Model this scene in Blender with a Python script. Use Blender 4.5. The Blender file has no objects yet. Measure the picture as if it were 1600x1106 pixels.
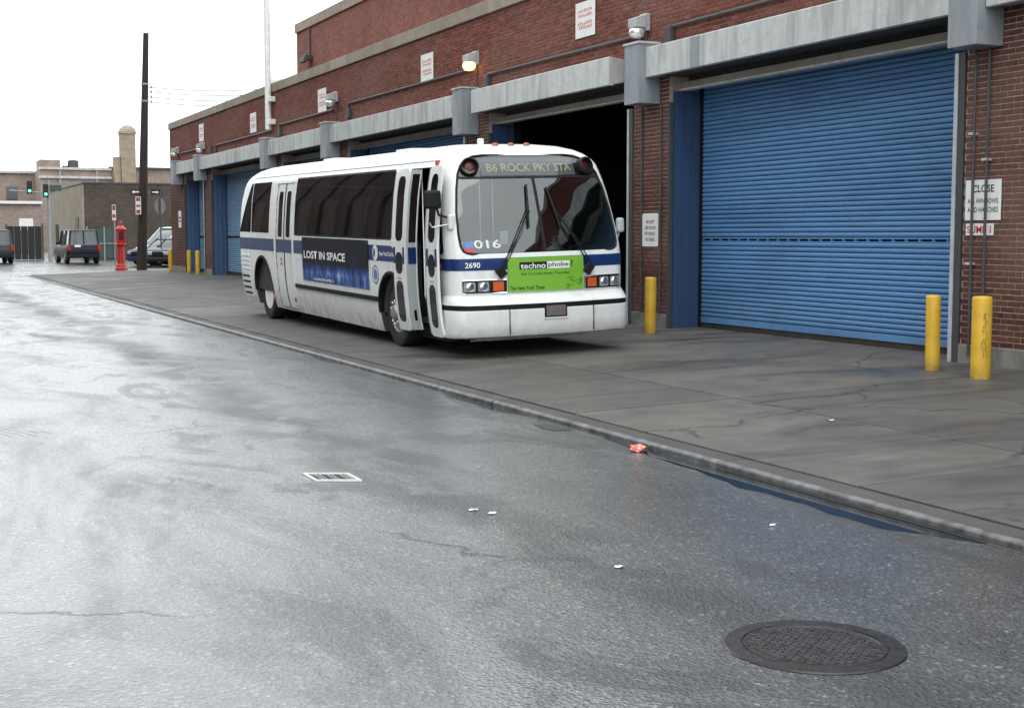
import bpy, bmesh, math, random
from mathutils import Matrix, Vector
R = math.radians
random.seed(7)
sc = bpy.context.scene
COL = sc.collection

# ------------------------------------------------------------------ camera, sky, sun, exposure
cam_d = bpy.data.cameras.new('camera')
cam = bpy.data.objects.new('camera', cam_d); COL.objects.link(cam)
cam_d.sensor_width = 36.0; cam_d.lens = 36.0 * 2150 / 1600
cam_d.clip_start = 0.1; cam_d.clip_end = 4000
cam.location = (0, 0, 1.75)
cam.rotation_euler = (R(90 - 4.8915), 0, R(-24.645))
sc.camera = cam

world = bpy.data.worlds.new('World'); sc.world = world; world.use_nodes = True
wn = world.node_tree.nodes; wl = world.node_tree.links; wn.clear()
SUN_EL, SUN_AZ = 58, 205            # hidden behind the cloud deck, behind the camera on the street side
sky = wn.new('ShaderNodeTexSky'); sky.sky_type = 'NISHITA'; sky.sun_disc = False
sky.sun_elevation = R(SUN_EL); sky.sun_rotation = R(SUN_AZ); sky.dust_density = 6.0; sky.air_density = 1.0
hs = wn.new('ShaderNodeHueSaturation'); hs.inputs['Saturation'].default_value = 0.12
wl.new(sky.outputs[0], hs.inputs['Color'])
tc = wn.new('ShaderNodeTexCoord'); nz = wn.new('ShaderNodeTexNoise'); nz.inputs['Scale'].default_value = 2.2
nz.inputs['Detail'].default_value = 5
wl.new(tc.outputs['Generated'], nz.inputs['Vector'])
cr = wn.new('ShaderNodeValToRGB')
cr.color_ramp.elements[0].position = .3; cr.color_ramp.elements[0].color = (14.9, 15.9, 16.3, 1)
cr.color_ramp.elements[1].position = .7; cr.color_ramp.elements[1].color = (16.9, 17.7, 17.9, 1)
wl.new(nz.outputs['Fac'], cr.inputs[0])
mx = wn.new('ShaderNodeMix'); mx.data_type = 'RGBA'; mx.inputs[0].default_value = 0.85
wl.new(hs.outputs[0], mx.inputs[6]); wl.new(cr.outputs[0], mx.inputs[7])
bg = wn.new('ShaderNodeBackground'); bg.inputs['Strength'].default_value = 0.138
wl.new(mx.outputs[2], bg.inputs['Color'])
wo = wn.new('ShaderNodeOutputWorld'); wl.new(bg.outputs[0], wo.inputs[0])

sun_d = bpy.data.lights.new('sun', 'SUN'); sun_d.energy = 0.6; sun_d.angle = R(45); sun_d.color = (1, .98, .95)
sun = bpy.data.objects.new('sun', sun_d); COL.objects.link(sun)
sdir = Vector((math.sin(R(SUN_AZ)) * math.cos(R(SUN_EL)), math.cos(R(SUN_AZ)) * math.cos(R(SUN_EL)), math.sin(R(SUN_EL))))
sun.rotation_euler = sdir.to_track_quat('Z', 'Y').to_euler()

sc.view_settings.view_transform = 'Standard'; sc.view_settings.look = 'None'
sc.view_settings.exposure = 0.0; sc.view_settings.gamma = 1.0
sc.view_settings.use_curve_mapping = False
sc.cycles.max_bounces = 8; sc.cycles.transparent_max_bounces = 12

# ------------------------------------------------------------------ mesh helpers
class MB:
    def __init__(s): s.v = []; s.f = []; s.m = []
    def add(s, vs, fs, m=0):
        o = len(s.v); s.v += [tuple(p) for p in vs]
        for f in fs: s.f.append(tuple(i + o for i in f)); s.m.append(m)
        return s
    def quad(s, a, b, c, d, m=0): return s.add([a, b, c, d], [(0, 1, 2, 3)], m)
    def box(s, x0, x1, y0, y1, z0, z1, m=0):
        v = [(x, y, z) for x in (x0, x1) for y in (y0, y1) for z in (z0, z1)]
        return s.add(v, [(0, 1, 3, 2), (4, 6, 7, 5), (0, 4, 5, 1), (2, 3, 7, 6), (0, 2, 6, 4), (1, 5, 7, 3)], m)
    def obox(s, c, ax, ay, az, hx, hy, hz, m=0):      # oriented box
        c = Vector(c); v = [c + ax * (i * hx) + ay * (j * hy) + az * (k * hz) for i in (-1, 1) for j in (-1, 1) for k in (-1, 1)]
        return s.add(v, [(0, 1, 3, 2), (4, 6, 7, 5), (0, 4, 5, 1), (2, 3, 7, 6), (0, 2, 6, 4), (1, 5, 7, 3)], m)
    def bar(s, p0, p1, w, t, up=(0, 0, 1), m=0):
        p0, p1 = Vector(p0), Vector(p1); d = (p1 - p0); L = d.length; d.normalize()
        u = Vector(up); sx = d.cross(u); sx.normalize(); u = sx.cross(d)
        return s.obox((p0 + p1) / 2, d, sx, u, L / 2, w / 2, t / 2, m)
    def tube(s, pts, r, n=8, cap=True, m=0):
        pts = [Vector(p) for p in pts]; rr = r if isinstance(r, (list, tuple)) else [r] * len(pts)
        rings = []; prev = None
        for i, p in enumerate(pts):
            d = (pts[min(i + 1, len(pts) - 1)] - pts[max(i - 1, 0)]).normalized()
            if prev is None:
                a = Vector((0, 0, 1)) if abs(d.z) < .9 else Vector((1, 0, 0))
                u = d.cross(a).normalized()
            else:
                u = (prev - d * prev.dot(d)).normalized()
            prev = u; w = d.cross(u)
            rings.append([p + (u * math.cos(2 * math.pi * k / n) + w * math.sin(2 * math.pi * k / n)) * rr[i] for k in range(n)])
        vs = [q for rg in rings for q in rg]; fs = []
        for i in range(len(pts) - 1):
            for k in range(n):
                fs.append((i * n + k, i * n + (k + 1) % n, (i + 1) * n + (k + 1) % n, (i + 1) * n + k))
        if cap: fs += [tuple(range(n))[::-1], tuple((len(pts) - 1) * n + k for k in range(n))]
        return s.add(vs, fs, m)
    def lathe(s, prof, n=20, M=None, cap=True, m=0):   # prof (r, z) revolved about z, then M
        M = M or Matrix(); vs = []; fs = []
        for r, z in prof:
            for k in range(n):
                a = 2 * math.pi * k / n; vs.append(M @ Vector((r * math.cos(a), r * math.sin(a), z)))
        for i in range(len(prof) - 1):
            for k in range(n):
                fs.append((i * n + k, i * n + (k + 1) % n, (i + 1) * n + (k + 1) % n, (i + 1) * n + k))
        if cap:
            fs += [tuple(range(n))[::-1], tuple((len(prof) - 1) * n + k for k in range(n))]
        return s.add(vs, fs, m)
    def prism(s, out, fn0, fn1, m=0):                  # outline points mapped by two functions
        n = len(out); vs = [fn0(p) for p in out] + [fn1(p) for p in out]
        fs = [tuple(range(n))[::-1], tuple(range(n, 2 * n))] + [(i, (i + 1) % n, n + (i + 1) % n, n + i) for i in range(n)]
        return s.add(vs, fs, m)
    def solid_grid(s, front, back, m=0):               # two equal grids of points joined along their rim
        nr, nc = len(front), len(front[0]); vs = [p for r in front for p in r] + [p for r in back for p in r]
        o = nr * nc; fs = []
        for i in range(nr - 1):
            for j in range(nc - 1):
                a = i * nc + j; q = (a, a + 1, a + nc + 1, a + nc)
                fs.append(q); fs.append(tuple(x + o for x in q[::-1]))
        rim = [j for j in range(nc)] + [i * nc + nc - 1 for i in range(1, nr)] + [(nr - 1) * nc + j for j in range(nc - 2, -1, -1)] + [i * nc for i in range(nr - 2, 0, -1)]
        for k in range(len(rim)):
            a, b = rim[k], rim[(k + 1) % len(rim)]
            fs.append((a, a + o, b + o, b))
        return s.add(vs, fs, m)
    def mesh(s, name, mats, smooth=None, bevel=0, fix=True, merge=False):
        me = bpy.data.meshes.new(name); me.from_pydata([tuple(p) for p in s.v], [], s.f)
        for mt in (mats if isinstance(mats, (list, tuple)) else [mats]): me.materials.append(mt)
        if len(set(s.m)) > 1: me.polygons.foreach_set('material_index', s.m)
        if fix or bevel or merge:
            bm = bmesh.new(); bm.from_mesh(me)
            if merge: bmesh.ops.remove_doubles(bm, verts=bm.verts, dist=1e-5)
            bmesh.ops.recalc_face_normals(bm, faces=bm.faces)
            if bevel: bmesh.ops.bevel(bm, geom=bm.edges[:], offset=bevel, segments=2, affect='EDGES', profile=.5)
            bm.to_mesh(me); bm.free()
        if smooth:
            me.polygons.foreach_set('use_smooth', [True] * len(me.polygons)); me.set_sharp_from_angle(angle=R(smooth))
        me.update(); return me
    def build(s, name, mats, parent=None, **k):
        return put(name, s.mesh(name, mats, **k), parent)
def put(name, me, parent=None):
    o = bpy.data.objects.new(name, me); COL.objects.link(o); o.parent = parent; return o
def tag(o, label, cat, group=None):
    o['label'] = label; o['category'] = cat
    if group: o['group'] = group
    return o
def struct(o): o['kind'] = 'structure'; return o
def stuff(o): o['kind'] = 'stuff'; return o
def empty(name, loc=(0, 0, 0), rz=0):
    o = bpy.data.objects.new(name, None); COL.objects.link(o); o.location = loc; o.rotation_euler = (0, 0, rz)
    o.empty_display_size = .2; return o
def copy_tree(o, parent=None):
    c = o.copy(); COL.objects.link(c); c.parent = parent
    for ch in [x for x in bpy.data.objects if x.parent == o]: copy_tree(ch, c)
    return c
def frame(origin, right, up):
    r = Vector(right).normalized(); u = Vector(up).normalized(); n = r.cross(u)
    return Matrix(((r.x, u.x, n.x, origin[0]), (r.y, u.y, n.y, origin[1]), (r.z, u.z, n.z, origin[2]), (0, 0, 0, 1)))
def text(name, body, h, M, mat, parent=None, w=None, bold=0.0, align='CENTER', depth=.0012, shear=0):
    cu = bpy.data.curves.new(name, 'FONT'); cu.body = body; cu.size = 1; cu.align_x = align; cu.align_y = 'CENTER'
    cu.offset = bold; cu.extrude = 0.0; cu.shear = shear; cu.resolution_u = 3
    o = bpy.data.objects.new(name, cu); COL.objects.link(o)
    me = bpy.data.meshes.new_from_object(o.evaluated_get(bpy.context.evaluated_depsgraph_get()))
    bpy.data.objects.remove(o)
    xs = [v.co.x for v in me.vertices]; ys = [v.co.y for v in me.vertices]
    sy = h / (max(ys) - min(ys)); sx = sy if w is None else w / (max(xs) - min(xs))
    yc = (max(ys) + min(ys)) / 2
    for v in me.vertices: v.co = Vector((v.co.x * sx, (v.co.y - yc) * sy, depth))
    me.transform(M); me.materials.clear(); me.materials.append(mat); me.name = name
    return put(name, me, parent)
def boolean(o, cut, op='DIFFERENCE'):
    md = o.modifiers.new('b', 'BOOLEAN'); md.object = cut; md.operation = op; md.solver = 'EXACT'
    md.material_mode = 'TRANSFER'
    dg = bpy.context.evaluated_depsgraph_get(); dg.update()
    me = bpy.data.meshes.new_from_object(o.evaluated_get(dg)); o.modifiers.clear()
    old = o.data; o.data = me; bpy.data.meshes.remove(old); bpy.data.objects.remove(cut)
def interp(T, z):
    if z <= T[0][0]: return T[0][1]
    for (a, b), (c, d) in zip(T, T[1:]):
        if z <= c: return b + (d - b) * (z - a) / (c - a)
    return T[-1][1]

# ------------------------------------------------------------------ materials
class NT:
    def __init__(s, name):
        s.mat = bpy.data.materials.new(name); s.mat.use_nodes = True
        s.t = s.mat.node_tree; s.n = s.t.nodes; s.l = s.t.links
        s.b = s.n['Principled BSDF']; s.out = s.n['Material Output']
    def new(s, ty, **k):
        x = s.n.new(ty)
        for a, b in k.items(): setattr(x, a, b)
        return x
    def link(s, a, b): s.l.new(a, b)
    def pos(s, scale=(1, 1, 1)):
        g = s.new('ShaderNodeNewGeometry'); m = s.new('ShaderNodeMapping'); m.inputs['Scale'].default_value = scale
        s.link(g.outputs['Position'], m.inputs[0]); return m.outputs[0]
    def obj(s, scale=(1, 1, 1)):
        g = s.new('ShaderNodeTexCoord'); m = s.new('ShaderNodeMapping'); m.inputs['Scale'].default_value = scale
        s.link(g.outputs['Object'], m.inputs[0]); return m.outputs[0]
    def noise(s, vec, scale, detail=4, rough=.55, dist=0):
        x = s.new('ShaderNodeTexNoise'); x.inputs['Scale'].default_value = scale; x.inputs['Detail'].default_value = detail
        x.inputs['Roughness'].default_value = rough; x.inputs['Distortion'].default_value = dist
        s.link(vec, x.inputs['Vector']); return x.outputs['Fac']
    def ramp(s, fac, stops):
        x = s.new('ShaderNodeValToRGB'); e = x.color_ramp.elements
        while len(e) < len(stops): e.new(.5)
        for i, (p, c) in enumerate(stops):
            e[i].position = p; e[i].color = (c, c, c, 1) if not isinstance(c, tuple) else (*c, 1)
        s.link(fac, x.inputs[0]); return x.outputs[0]
    def mix(s, fac, a, b, mode='MIX'):
        x = s.new('ShaderNodeMix', data_type='RGBA', blend_type=mode)
        for v, i in ((fac, 0), (a, 6), (b, 7)):
            if hasattr(v, 'is_linked'): s.link(v, x.inputs[i])
            else: x.inputs[i].default_value = v if i == 0 else (*v, 1)
        return x.outputs[2]
    def math(s, op, a, b=0.0):
        x = s.new('ShaderNodeMath', operation=op)
        for v, i in ((a, 0), (b, 1)):
            if hasattr(v, 'is_linked'): s.link(v, x.inputs[i])
            else: x.inputs[i].default_value = v
        return x.outputs[0]
    def bump(s, h, strength=.3, dist=.01):
        x = s.new('ShaderNodeBump'); x.inputs['Strength'].default_value = strength; x.inputs['Distance'].default_value = dist
        s.link(h, x.inputs['Height']); s.link(x.outputs[0], s.b.inputs['Normal']); return x
    def set(s, **k):
        for a, v in k.items():
            i = s.b.inputs[a.replace('_', ' ')]
            if hasattr(v, 'is_linked'): s.link(v, i)
            else: i.default_value = (*v, 1) if isinstance(v, tuple) and len(v) == 3 else v
        return s
def plain(name, col, rough=.5, metal=0, var=.12, scale=6, bump=0, bscale=60, spec=.5, coat=0):
    t = NT(name); p = t.obj()
    dark = tuple(c * (1 - var) for c in col); lite = tuple(min(1, c * (1 + var)) for c in col)
    t.set(Base_Color=t.ramp(t.noise(p, scale, 5), [(.3, dark), (.7, lite)]), Metallic=metal, Specular_IOR_Level=spec, Coat_Weight=coat)
    t.set(Roughness=t.ramp(t.noise(p, scale * 2.3, 3), [(.3, max(.03, rough * .85)), (.7, min(1, rough * 1.15))]))
    if bump: t.bump(t.noise(p, bscale, 3), bump, .004)
    return t.mat
def grimy(name, col, dirt, rough=.4, amount=.5, streak=(3, 3, .5), spec=.5, metal=0):
    # painted or galvanised surface with rain streaks and dust
    t = NT(name); p = t.obj(streak); q = t.obj()
    a = t.ramp(t.noise(p, 1.6, 6, .6, .3), [(.42, 0.0), (.75, 1.0)])
    b = t.ramp(t.noise(q, 9, 5, .65), [(.45, 0.0), (.8, 1.0)])
    f = t.math('MULTIPLY', t.math('MAXIMUM', a, t.math('MULTIPLY', b, .6)), amount)
    t.set(Base_Color=t.mix(f, col, dirt), Roughness=t.math('ADD', t.math('MULTIPLY', f, .35), rough), Specular_IOR_Level=spec, Metallic=metal)
    t.bump(t.noise(q, 35, 3), .06, .004)
    return t.mat

# wet asphalt
def crack_mask(t, scale, width, seed=0.0, cover=(.50, .58)):
    d = t.new('ShaderNodeTexNoise'); d.inputs['Scale'].default_value = 2.2; d.inputs['Detail'].default_value = 6; t.link(t.pos(), d.inputs['Vector'])
    a = t.new('ShaderNodeVectorMath', operation='MULTIPLY_ADD'); t.link(d.outputs['Color'], a.inputs[0]); a.inputs[1].default_value = (.55, .55, 0); 
    o = t.new('ShaderNodeVectorMath', operation='ADD'); t.link(t.pos(), o.inputs[0]); o.inputs[1].default_value = (seed, seed * 2.1, 0); t.link(o.outputs[0], a.inputs[2])
    v = t.new('ShaderNodeTexVoronoi', feature='DISTANCE_TO_EDGE'); v.inputs['Scale'].default_value = scale; t.link(a.outputs[0], v.inputs['Vector'])
    line = t.ramp(v.outputs['Distance'], [(0.0, 1.0), (width, 0.0)])
    return t.math('MULTIPLY', line, t.ramp(t.noise(t.pos(), .45, 3), [(cover[0], 0.0), (cover[1], 1.0)]))
def asphalt():
    t = NT('wet_asphalt'); p = t.pos()
    vo = t.new('ShaderNodeTexVoronoi'); vo.inputs['Scale'].default_value = 58; t.link(p, vo.inputs['Vector'])
    vo2 = t.new('ShaderNodeTexVoronoi'); vo2.inputs['Scale'].default_value = 30; t.link(p, vo2.inputs['Vector'])
    stone = t.ramp(vo.outputs['Color'], [(.2, (.018, .020, .023)), (.60, (.036, .039, .044)), (.82, (.075, .078, .082)), (1, (.27, .27, .26))])
    patch = t.noise(t.pos((1.0, .34, 1)), .55, 7, .68, .8)           # stretched along the traffic
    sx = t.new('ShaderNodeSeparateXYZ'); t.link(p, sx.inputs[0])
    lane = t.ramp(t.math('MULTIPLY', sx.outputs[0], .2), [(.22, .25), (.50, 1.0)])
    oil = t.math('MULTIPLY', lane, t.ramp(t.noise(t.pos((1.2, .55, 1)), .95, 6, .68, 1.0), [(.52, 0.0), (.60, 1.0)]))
    wv = t.new('ShaderNodeTexWave', bands_direction='DIAGONAL'); wv.inputs['Scale'].default_value = 3.4; wv.inputs['Distortion'].default_value = 2.5; wv.inputs['Detail'].default_value = 2
    t.link(t.pos((2.2, .8, 1)), wv.inputs['Vector'])
    tread = t.math('MULTIPLY', t.ramp(wv.outputs['Fac'], [(.40, 0.0), (.70, 1.0)]), t.ramp(t.noise(t.pos((.9, .5, 1)), .9, 5, .6, .4), [(.55, 0.0), (.62, .9)])); tread = t.math('MULTIPLY', tread, t.ramp(t.math('MULTIPLY', sx.outputs[1], .05), [(.45, 0.0), (.6, 1.0)]))
    track = t.ramp(t.noise(t.pos((3.4, .14, 1)), .9, 5, .65, .3), [(.52, 0.0), (.62, 1.0)])
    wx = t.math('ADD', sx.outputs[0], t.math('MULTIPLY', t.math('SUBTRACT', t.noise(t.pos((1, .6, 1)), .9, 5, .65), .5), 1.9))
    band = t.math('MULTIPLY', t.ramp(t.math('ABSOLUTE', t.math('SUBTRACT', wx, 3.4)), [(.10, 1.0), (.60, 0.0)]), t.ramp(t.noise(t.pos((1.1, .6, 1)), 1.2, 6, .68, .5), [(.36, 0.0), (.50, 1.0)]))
    gut = t.math('MULTIPLY', t.ramp(t.math('MULTIPLY', wx, .16), [(.80, 0.0), (.86, 1.0)]), t.ramp(t.noise(t.pos((1, .5, 1)), 1.6, 6), [(.35, .2), (.6, 1.0)]))
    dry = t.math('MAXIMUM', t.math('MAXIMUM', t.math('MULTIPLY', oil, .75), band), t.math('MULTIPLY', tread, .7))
    crk = t.math('MULTIPLY', crack_mask(t, .42, .008, 0.0, (.53, .60)), .7)
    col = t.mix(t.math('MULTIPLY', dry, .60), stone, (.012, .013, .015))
    col = t.mix(t.math('MULTIPLY', track, .25), col, (.014, .015, .018))
    col = t.mix(gut, col, (.014, .013, .012)); col = t.mix(t.math('MULTIPLY', crk, .85), col, (.006, .006, .006))
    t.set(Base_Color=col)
    wet = t.ramp(patch, [(.32, .25), (.52, .75), (.68, 1.0)])
    t.set(Roughness=t.math('SUBTRACT', .62, t.math('MULTIPLY', wet, .25)), Specular_IOR_Level=.5)
    cw = t.math('MULTIPLY', t.ramp(patch, [(.34, .62), (.50, 1.0)]), t.math('SUBTRACT', 1.0, t.math('MULTIPLY', dry, .72)))
    t.set(Coat_Weight=t.math('MULTIPLY', cw, t.math('SUBTRACT', 1.0, crk)), Coat_Roughness=t.ramp(patch, [(.36, .30), (.62, .17)]), Coat_IOR=1.68)
    h = t.math('ADD', vo.outputs['Distance'], t.math('MULTIPLY', vo2.outputs['Distance'], .8))
    h = t.math('ADD', h, t.math('MULTIPLY', t.noise(p, 7, 4), .6)); h = t.math('SUBTRACT', h, crk)
    bp = t.bump(h, .55, .014)
    lo = t.new('ShaderNodeBump'); lo.inputs['Strength'].default_value = .13; lo.inputs['Distance'].default_value = .014
    t.link(h, lo.inputs['Height']); t.link(lo.outputs[0], t.b.inputs['Coat Normal'])
    return t.mat
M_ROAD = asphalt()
def concrete(name, a, b, stain=(.05, .048, .047), rough=.7, wet=.25, rnd=True, tracks=False):
    t = NT(name); p = t.pos()
    base = t.ramp(t.noise(p, 1.7, 7, .62, .3), [(.3, a), (.7, b)])
    if rnd:
        oi = t.new('ShaderNodeObjectInfo'); base = t.mix(t.math('MULTIPLY', oi.outputs['Random'], .45), base, tuple(x * .62 for x in a))
    st = t.ramp(t.noise(t.pos((.5, 1.1, 1)), .8, 5, .6, 1.0), [(.48, 0.0), (.70, 1.0)])
    col = t.mix(t.math('MULTIPLY', st, .7), base, stain)
    if tracks:
        tr = t.ramp(t.noise(t.pos((.22, 1.7, 1)), .8, 5, .6, .7), [(.52, 0.0), (.66, 1.0)]); col = t.mix(t.math('MULTIPLY', tr, .6), col, tuple(x * .5 for x in stain))
        sp = t.ramp(t.noise(p, 2.6, 3, .5), [(.68, 0.0), (.74, 1.0)]); col = t.mix(t.math('MULTIPLY', sp, .6), col, tuple(x * .4 for x in stain))
    if tracks:
        crk = crack_mask(t, .33, .010, 7.3, (.47, .53)); col = t.mix(t.math('MULTIPLY', crk, .8), col, (.012, .011, .010))
        gm = t.new('ShaderNodeTexVoronoi'); gm.inputs['Scale'].default_value = 2.6; t.link(p, gm.inputs['Vector'])
        gum = t.math('MULTIPLY', t.ramp(gm.outputs['Distance'], [(.045, 1.0), (.065, 0.0)]), t.ramp(t.noise(p, .9, 2), [(.5, 0.0), (.56, 1.0)])); col = t.mix(t.math('MULTIPLY', gum, .75), col, (.018, .017, .016))
    fine = t.noise(p, 160, 2); col = t.mix(.35, col, t.ramp(fine, [(.3, 0.35), (.7, 1.0)]), 'MULTIPLY')
    t.set(Base_Color=col, Roughness=t.math('SUBTRACT', rough, t.math('MULTIPLY', st, wet)), Specular_IOR_Level=.45)
    t.bump(t.math('ADD', t.noise(p, 90, 3), t.math('MULTIPLY', t.noise(p, 6, 3), 1.5)), .25, .006)
    return t.mat
M_SLAB = concrete('apron_concrete', (.082, .075, .068), (.150, .138, .125), tracks=True, wet=.35)
M_CURB = concrete('curb_concrete', (.05, .047, .044), (.095, .088, .08), wet=.35)
M_BASE = concrete('plinth_concrete', (.20, .185, .165), (.30, .28, .25), rnd=False)
M_COPE = concrete('coping_stone', (.27, .215, .16), (.42, .36, .285), stain=(.22, .19, .16))
def brick_mat(name, cols, per):
    t = NT(name); g = t.new('ShaderNodeObjectInfo') if per == 'obj' else t.new('ShaderNodeNewGeometry')
    rnd = g.outputs['Random'] if per == 'obj' else g.outputs['Random Per Island']
    c = t.ramp(rnd, [(i / (len(cols) - 1), k) for i, k in enumerate(cols)])
    p = t.pos(); c = t.mix(.55, c, t.ramp(t.noise(p, 28, 5, .65), [(.3, .45), (.72, 1.15)]), 'MULTIPLY')
    big = t.ramp(t.noise(t.pos((1, .35, .8)), .9, 5), [(.4, 0.0), (.75, .45)]); c = t.mix(big, c, (.25, .145, .125))
    t.set(Base_Color=c, Roughness=.85, Specular_IOR_Level=.25); t.bump(t.noise(p, 140, 4), .3, .004); return t.mat
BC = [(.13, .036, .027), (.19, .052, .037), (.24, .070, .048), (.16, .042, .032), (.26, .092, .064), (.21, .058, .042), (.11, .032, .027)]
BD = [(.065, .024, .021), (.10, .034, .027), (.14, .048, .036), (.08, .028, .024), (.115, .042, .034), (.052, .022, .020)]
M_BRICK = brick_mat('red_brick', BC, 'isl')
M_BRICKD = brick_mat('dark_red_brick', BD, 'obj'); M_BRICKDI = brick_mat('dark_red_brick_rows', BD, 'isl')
M_MORT = plain('mortar', (.27, .19, .155), .9, var=.25, scale=8, bump=.2)
M_MORTD = plain('dark_mortar', (.40, .32, .26), .9, var=.25, scale=8, bump=.2)
def brick_tex(name, c1, c2, mort, s=1.0):
    t = NT(name); g = t.new('ShaderNodeNewGeometry'); sp = t.new('ShaderNodeSeparateXYZ'); t.link(g.outputs['Position'], sp.inputs[0])
    cb = t.new('ShaderNodeCombineXYZ'); t.link(t.math('ADD', sp.outputs[0], sp.outputs[1]), cb.inputs[0]); t.link(sp.outputs[2], cb.inputs[1])
    b = t.new('ShaderNodeTexBrick'); b.inputs['Scale'].default_value = 1; b.inputs['Brick Width'].default_value = .21 * s; b.inputs['Row Height'].default_value = .0667 * s
    b.inputs['Mortar Size'].default_value = .006 * s; b.inputs['Color1'].default_value = (*c1, 1); b.inputs['Color2'].default_value = (*c2, 1); b.inputs['Mortar'].default_value = (*mort, 1)
    t.link(cb.outputs[0], b.inputs['Vector'])
    p = t.pos(); c = t.mix(.6, b.outputs['Color'], t.ramp(t.noise(p, .8, 6, .6), [(.3, .6), (.7, 1.2)]), 'MULTIPLY')
    c = t.mix(.4, c, t.ramp(t.noise(p, 5, 5, .6), [(.3, .5), (.7, 1.2)]), 'MULTIPLY')
    t.set(Base_Color=c, Roughness=.88, Specular_IOR_Level=.2); t.bump(b.outputs['Fac'], -.3, .006); return t.mat
M_BTEX = brick_tex('upper_storey_brick', (.19, .062, .05), (.27, .095, .075), (.28, .19, .165))
M_BROWN = brick_tex('brown_block', (.075, .060, .050), (.105, .085, .070), (.12, .10, .085), 1.2)
M_WARE = brick_tex('warehouse_brick', (.045, .03, .025), (.07, .05, .04), (.06, .05, .045), 1)
M_TAN = brick_tex('tan_block', (.36, .31, .25), (.43, .37, .30), (.40, .35, .29), 1.2)
M_PINK = brick_tex('pale_brick', (.30, .235, .20), (.36, .28, .24), (.36, .31, .28), 2)
M_CHIM = brick_tex('chimney_brick', (.30, .235, .17), (.38, .30, .22), (.36, .31, .26), 2)

M_FASC = grimy('fascia_metal', (.52, .54, .535), (.17, .165, .155), .45, .75)
M_CAP = grimy('cap_metal', (.27, .295, .32), (.11, .115, .12), .45, .7)
M_LINT = grimy('lintel_steel', (.34, .31, .265), (.15, .12, .09), .55, .7, (1, .4, 1))
M_STEEL = grimy('grey_steel', (.30, .31, .33), (.12, .115, .11), .45, .6)
M_GALV = plain('galvanised', (.52, .54, .56), .4, metal=.35, var=.15)
M_FLNG = plain('worn_white_flange', (.62, .61, .58), .4, var=.2, scale=9)
M_SILL = plain('dirty_sill', (.030, .024, .019), .8, var=.4)
M_GUARD = grimy('dark_guard_steel', (.055, .056, .062), (.03, .028, .026), .5, .6)
M_NOSE = plain('worn_curb_steel', (.105, .105, .11), .42, metal=.4, var=.65, scale=7, bump=.3, bscale=25)
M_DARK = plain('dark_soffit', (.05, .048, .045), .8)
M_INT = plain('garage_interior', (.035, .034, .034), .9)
def door_blue(name='blue_door_paint', k=1.0, f=0.0):
    t = NT(name); p = t.pos((1, .35, 1.4))
    a = t.ramp(t.noise(p, 1.1, 6, .6, .4), [(.46, 0.0), (.75, 1.0)])
    c = t.mix(t.math('MULTIPLY', a, .75), (.095, .235, .45), (.055, .125, .26))
    d = t.ramp(t.noise(t.pos((1, 2.5, 1)), 3.0, 6, .7), [(.62, 0.0), (.8, .35)]); c = t.mix(d, c, (.19, .31, .46))
    oi = t.new('ShaderNodeObjectInfo'); c = t.mix(t.math('MULTIPLY', oi.outputs['Random'], .22), c, (.05, .13, .30))
    sc_ = t.ramp(t.noise(t.pos((1, .8, 9)), 2.4, 8, .72), [(.64, 0.0), (.70, .6)]); c = t.mix(sc_, c, (.045, .075, .13))
    spz = t.new('ShaderNodeSeparateXYZ'); t.link(t.pos(), spz.inputs[0])
    mud = t.math('MULTIPLY', t.ramp(t.math('MULTIPLY', spz.outputs[2], .5), [(.16, .55), (.48, 0.0)]), t.ramp(t.noise(t.pos((1, 1.2, 2)), 2.0, 6, .65), [(.42, 0.0), (.66, 1.0)])); c = t.mix(mud, c, (.11, .12, .13))
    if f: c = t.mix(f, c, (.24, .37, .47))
    t.set(Base_Color=c, Roughness=.5); t.bump(t.noise(t.pos(), 8, 3), .05, .01); return t.mat
M_BLUE = door_blue(); M_BLUE2 = door_blue('pale_blue_door_paint', 1.0, .5)
# the far doors and their jambs get a paler blue
M_JAMB = grimy('blue_jamb_paint', (.03, .068, .15), (.02, .04, .09), .45, .7)
M_JAMB2 = grimy('pale_blue_jamb_paint', (.05, .105, .22), (.03, .06, .13), .5, .7)
def yellow():
    t = NT('yellow_bollard_paint'); p = t.obj()
    chips = t.ramp(t.noise(p, 22, 5, .7), [(.70, 0.0), (.75, 1.0)])
    base = t.ramp(t.noise(p, 4, 5), [(.3, (.52, .30, .018)), (.7, (.68, .42, .035))])
    sp = t.new('ShaderNodeSeparateXYZ'); t.link(p, sp.inputs[0])
    splash = t.math('MULTIPLY', t.ramp(sp.outputs[2], [(0, 1.0), (.16, 0.0)]), t.ramp(t.noise(p, 12, 4), [(.3, .2), (.7, .9)]))
    c = t.mix(chips, base, (.16, .07, .02)); c = t.mix(splash, c, (.17, .11, .04))
    t.set(Base_Color=c, Roughness=.45); t.bump(t.noise(p, 40, 4), .2, .004); return t.mat
M_YEL = yellow()
M_BLACK = plain('black_rubber', (.009, .009, .010), .6, spec=.3)
M_TYRE = plain('tyre_rubber', (.016, .016, .017), .75, bump=.3, bscale=30)
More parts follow.
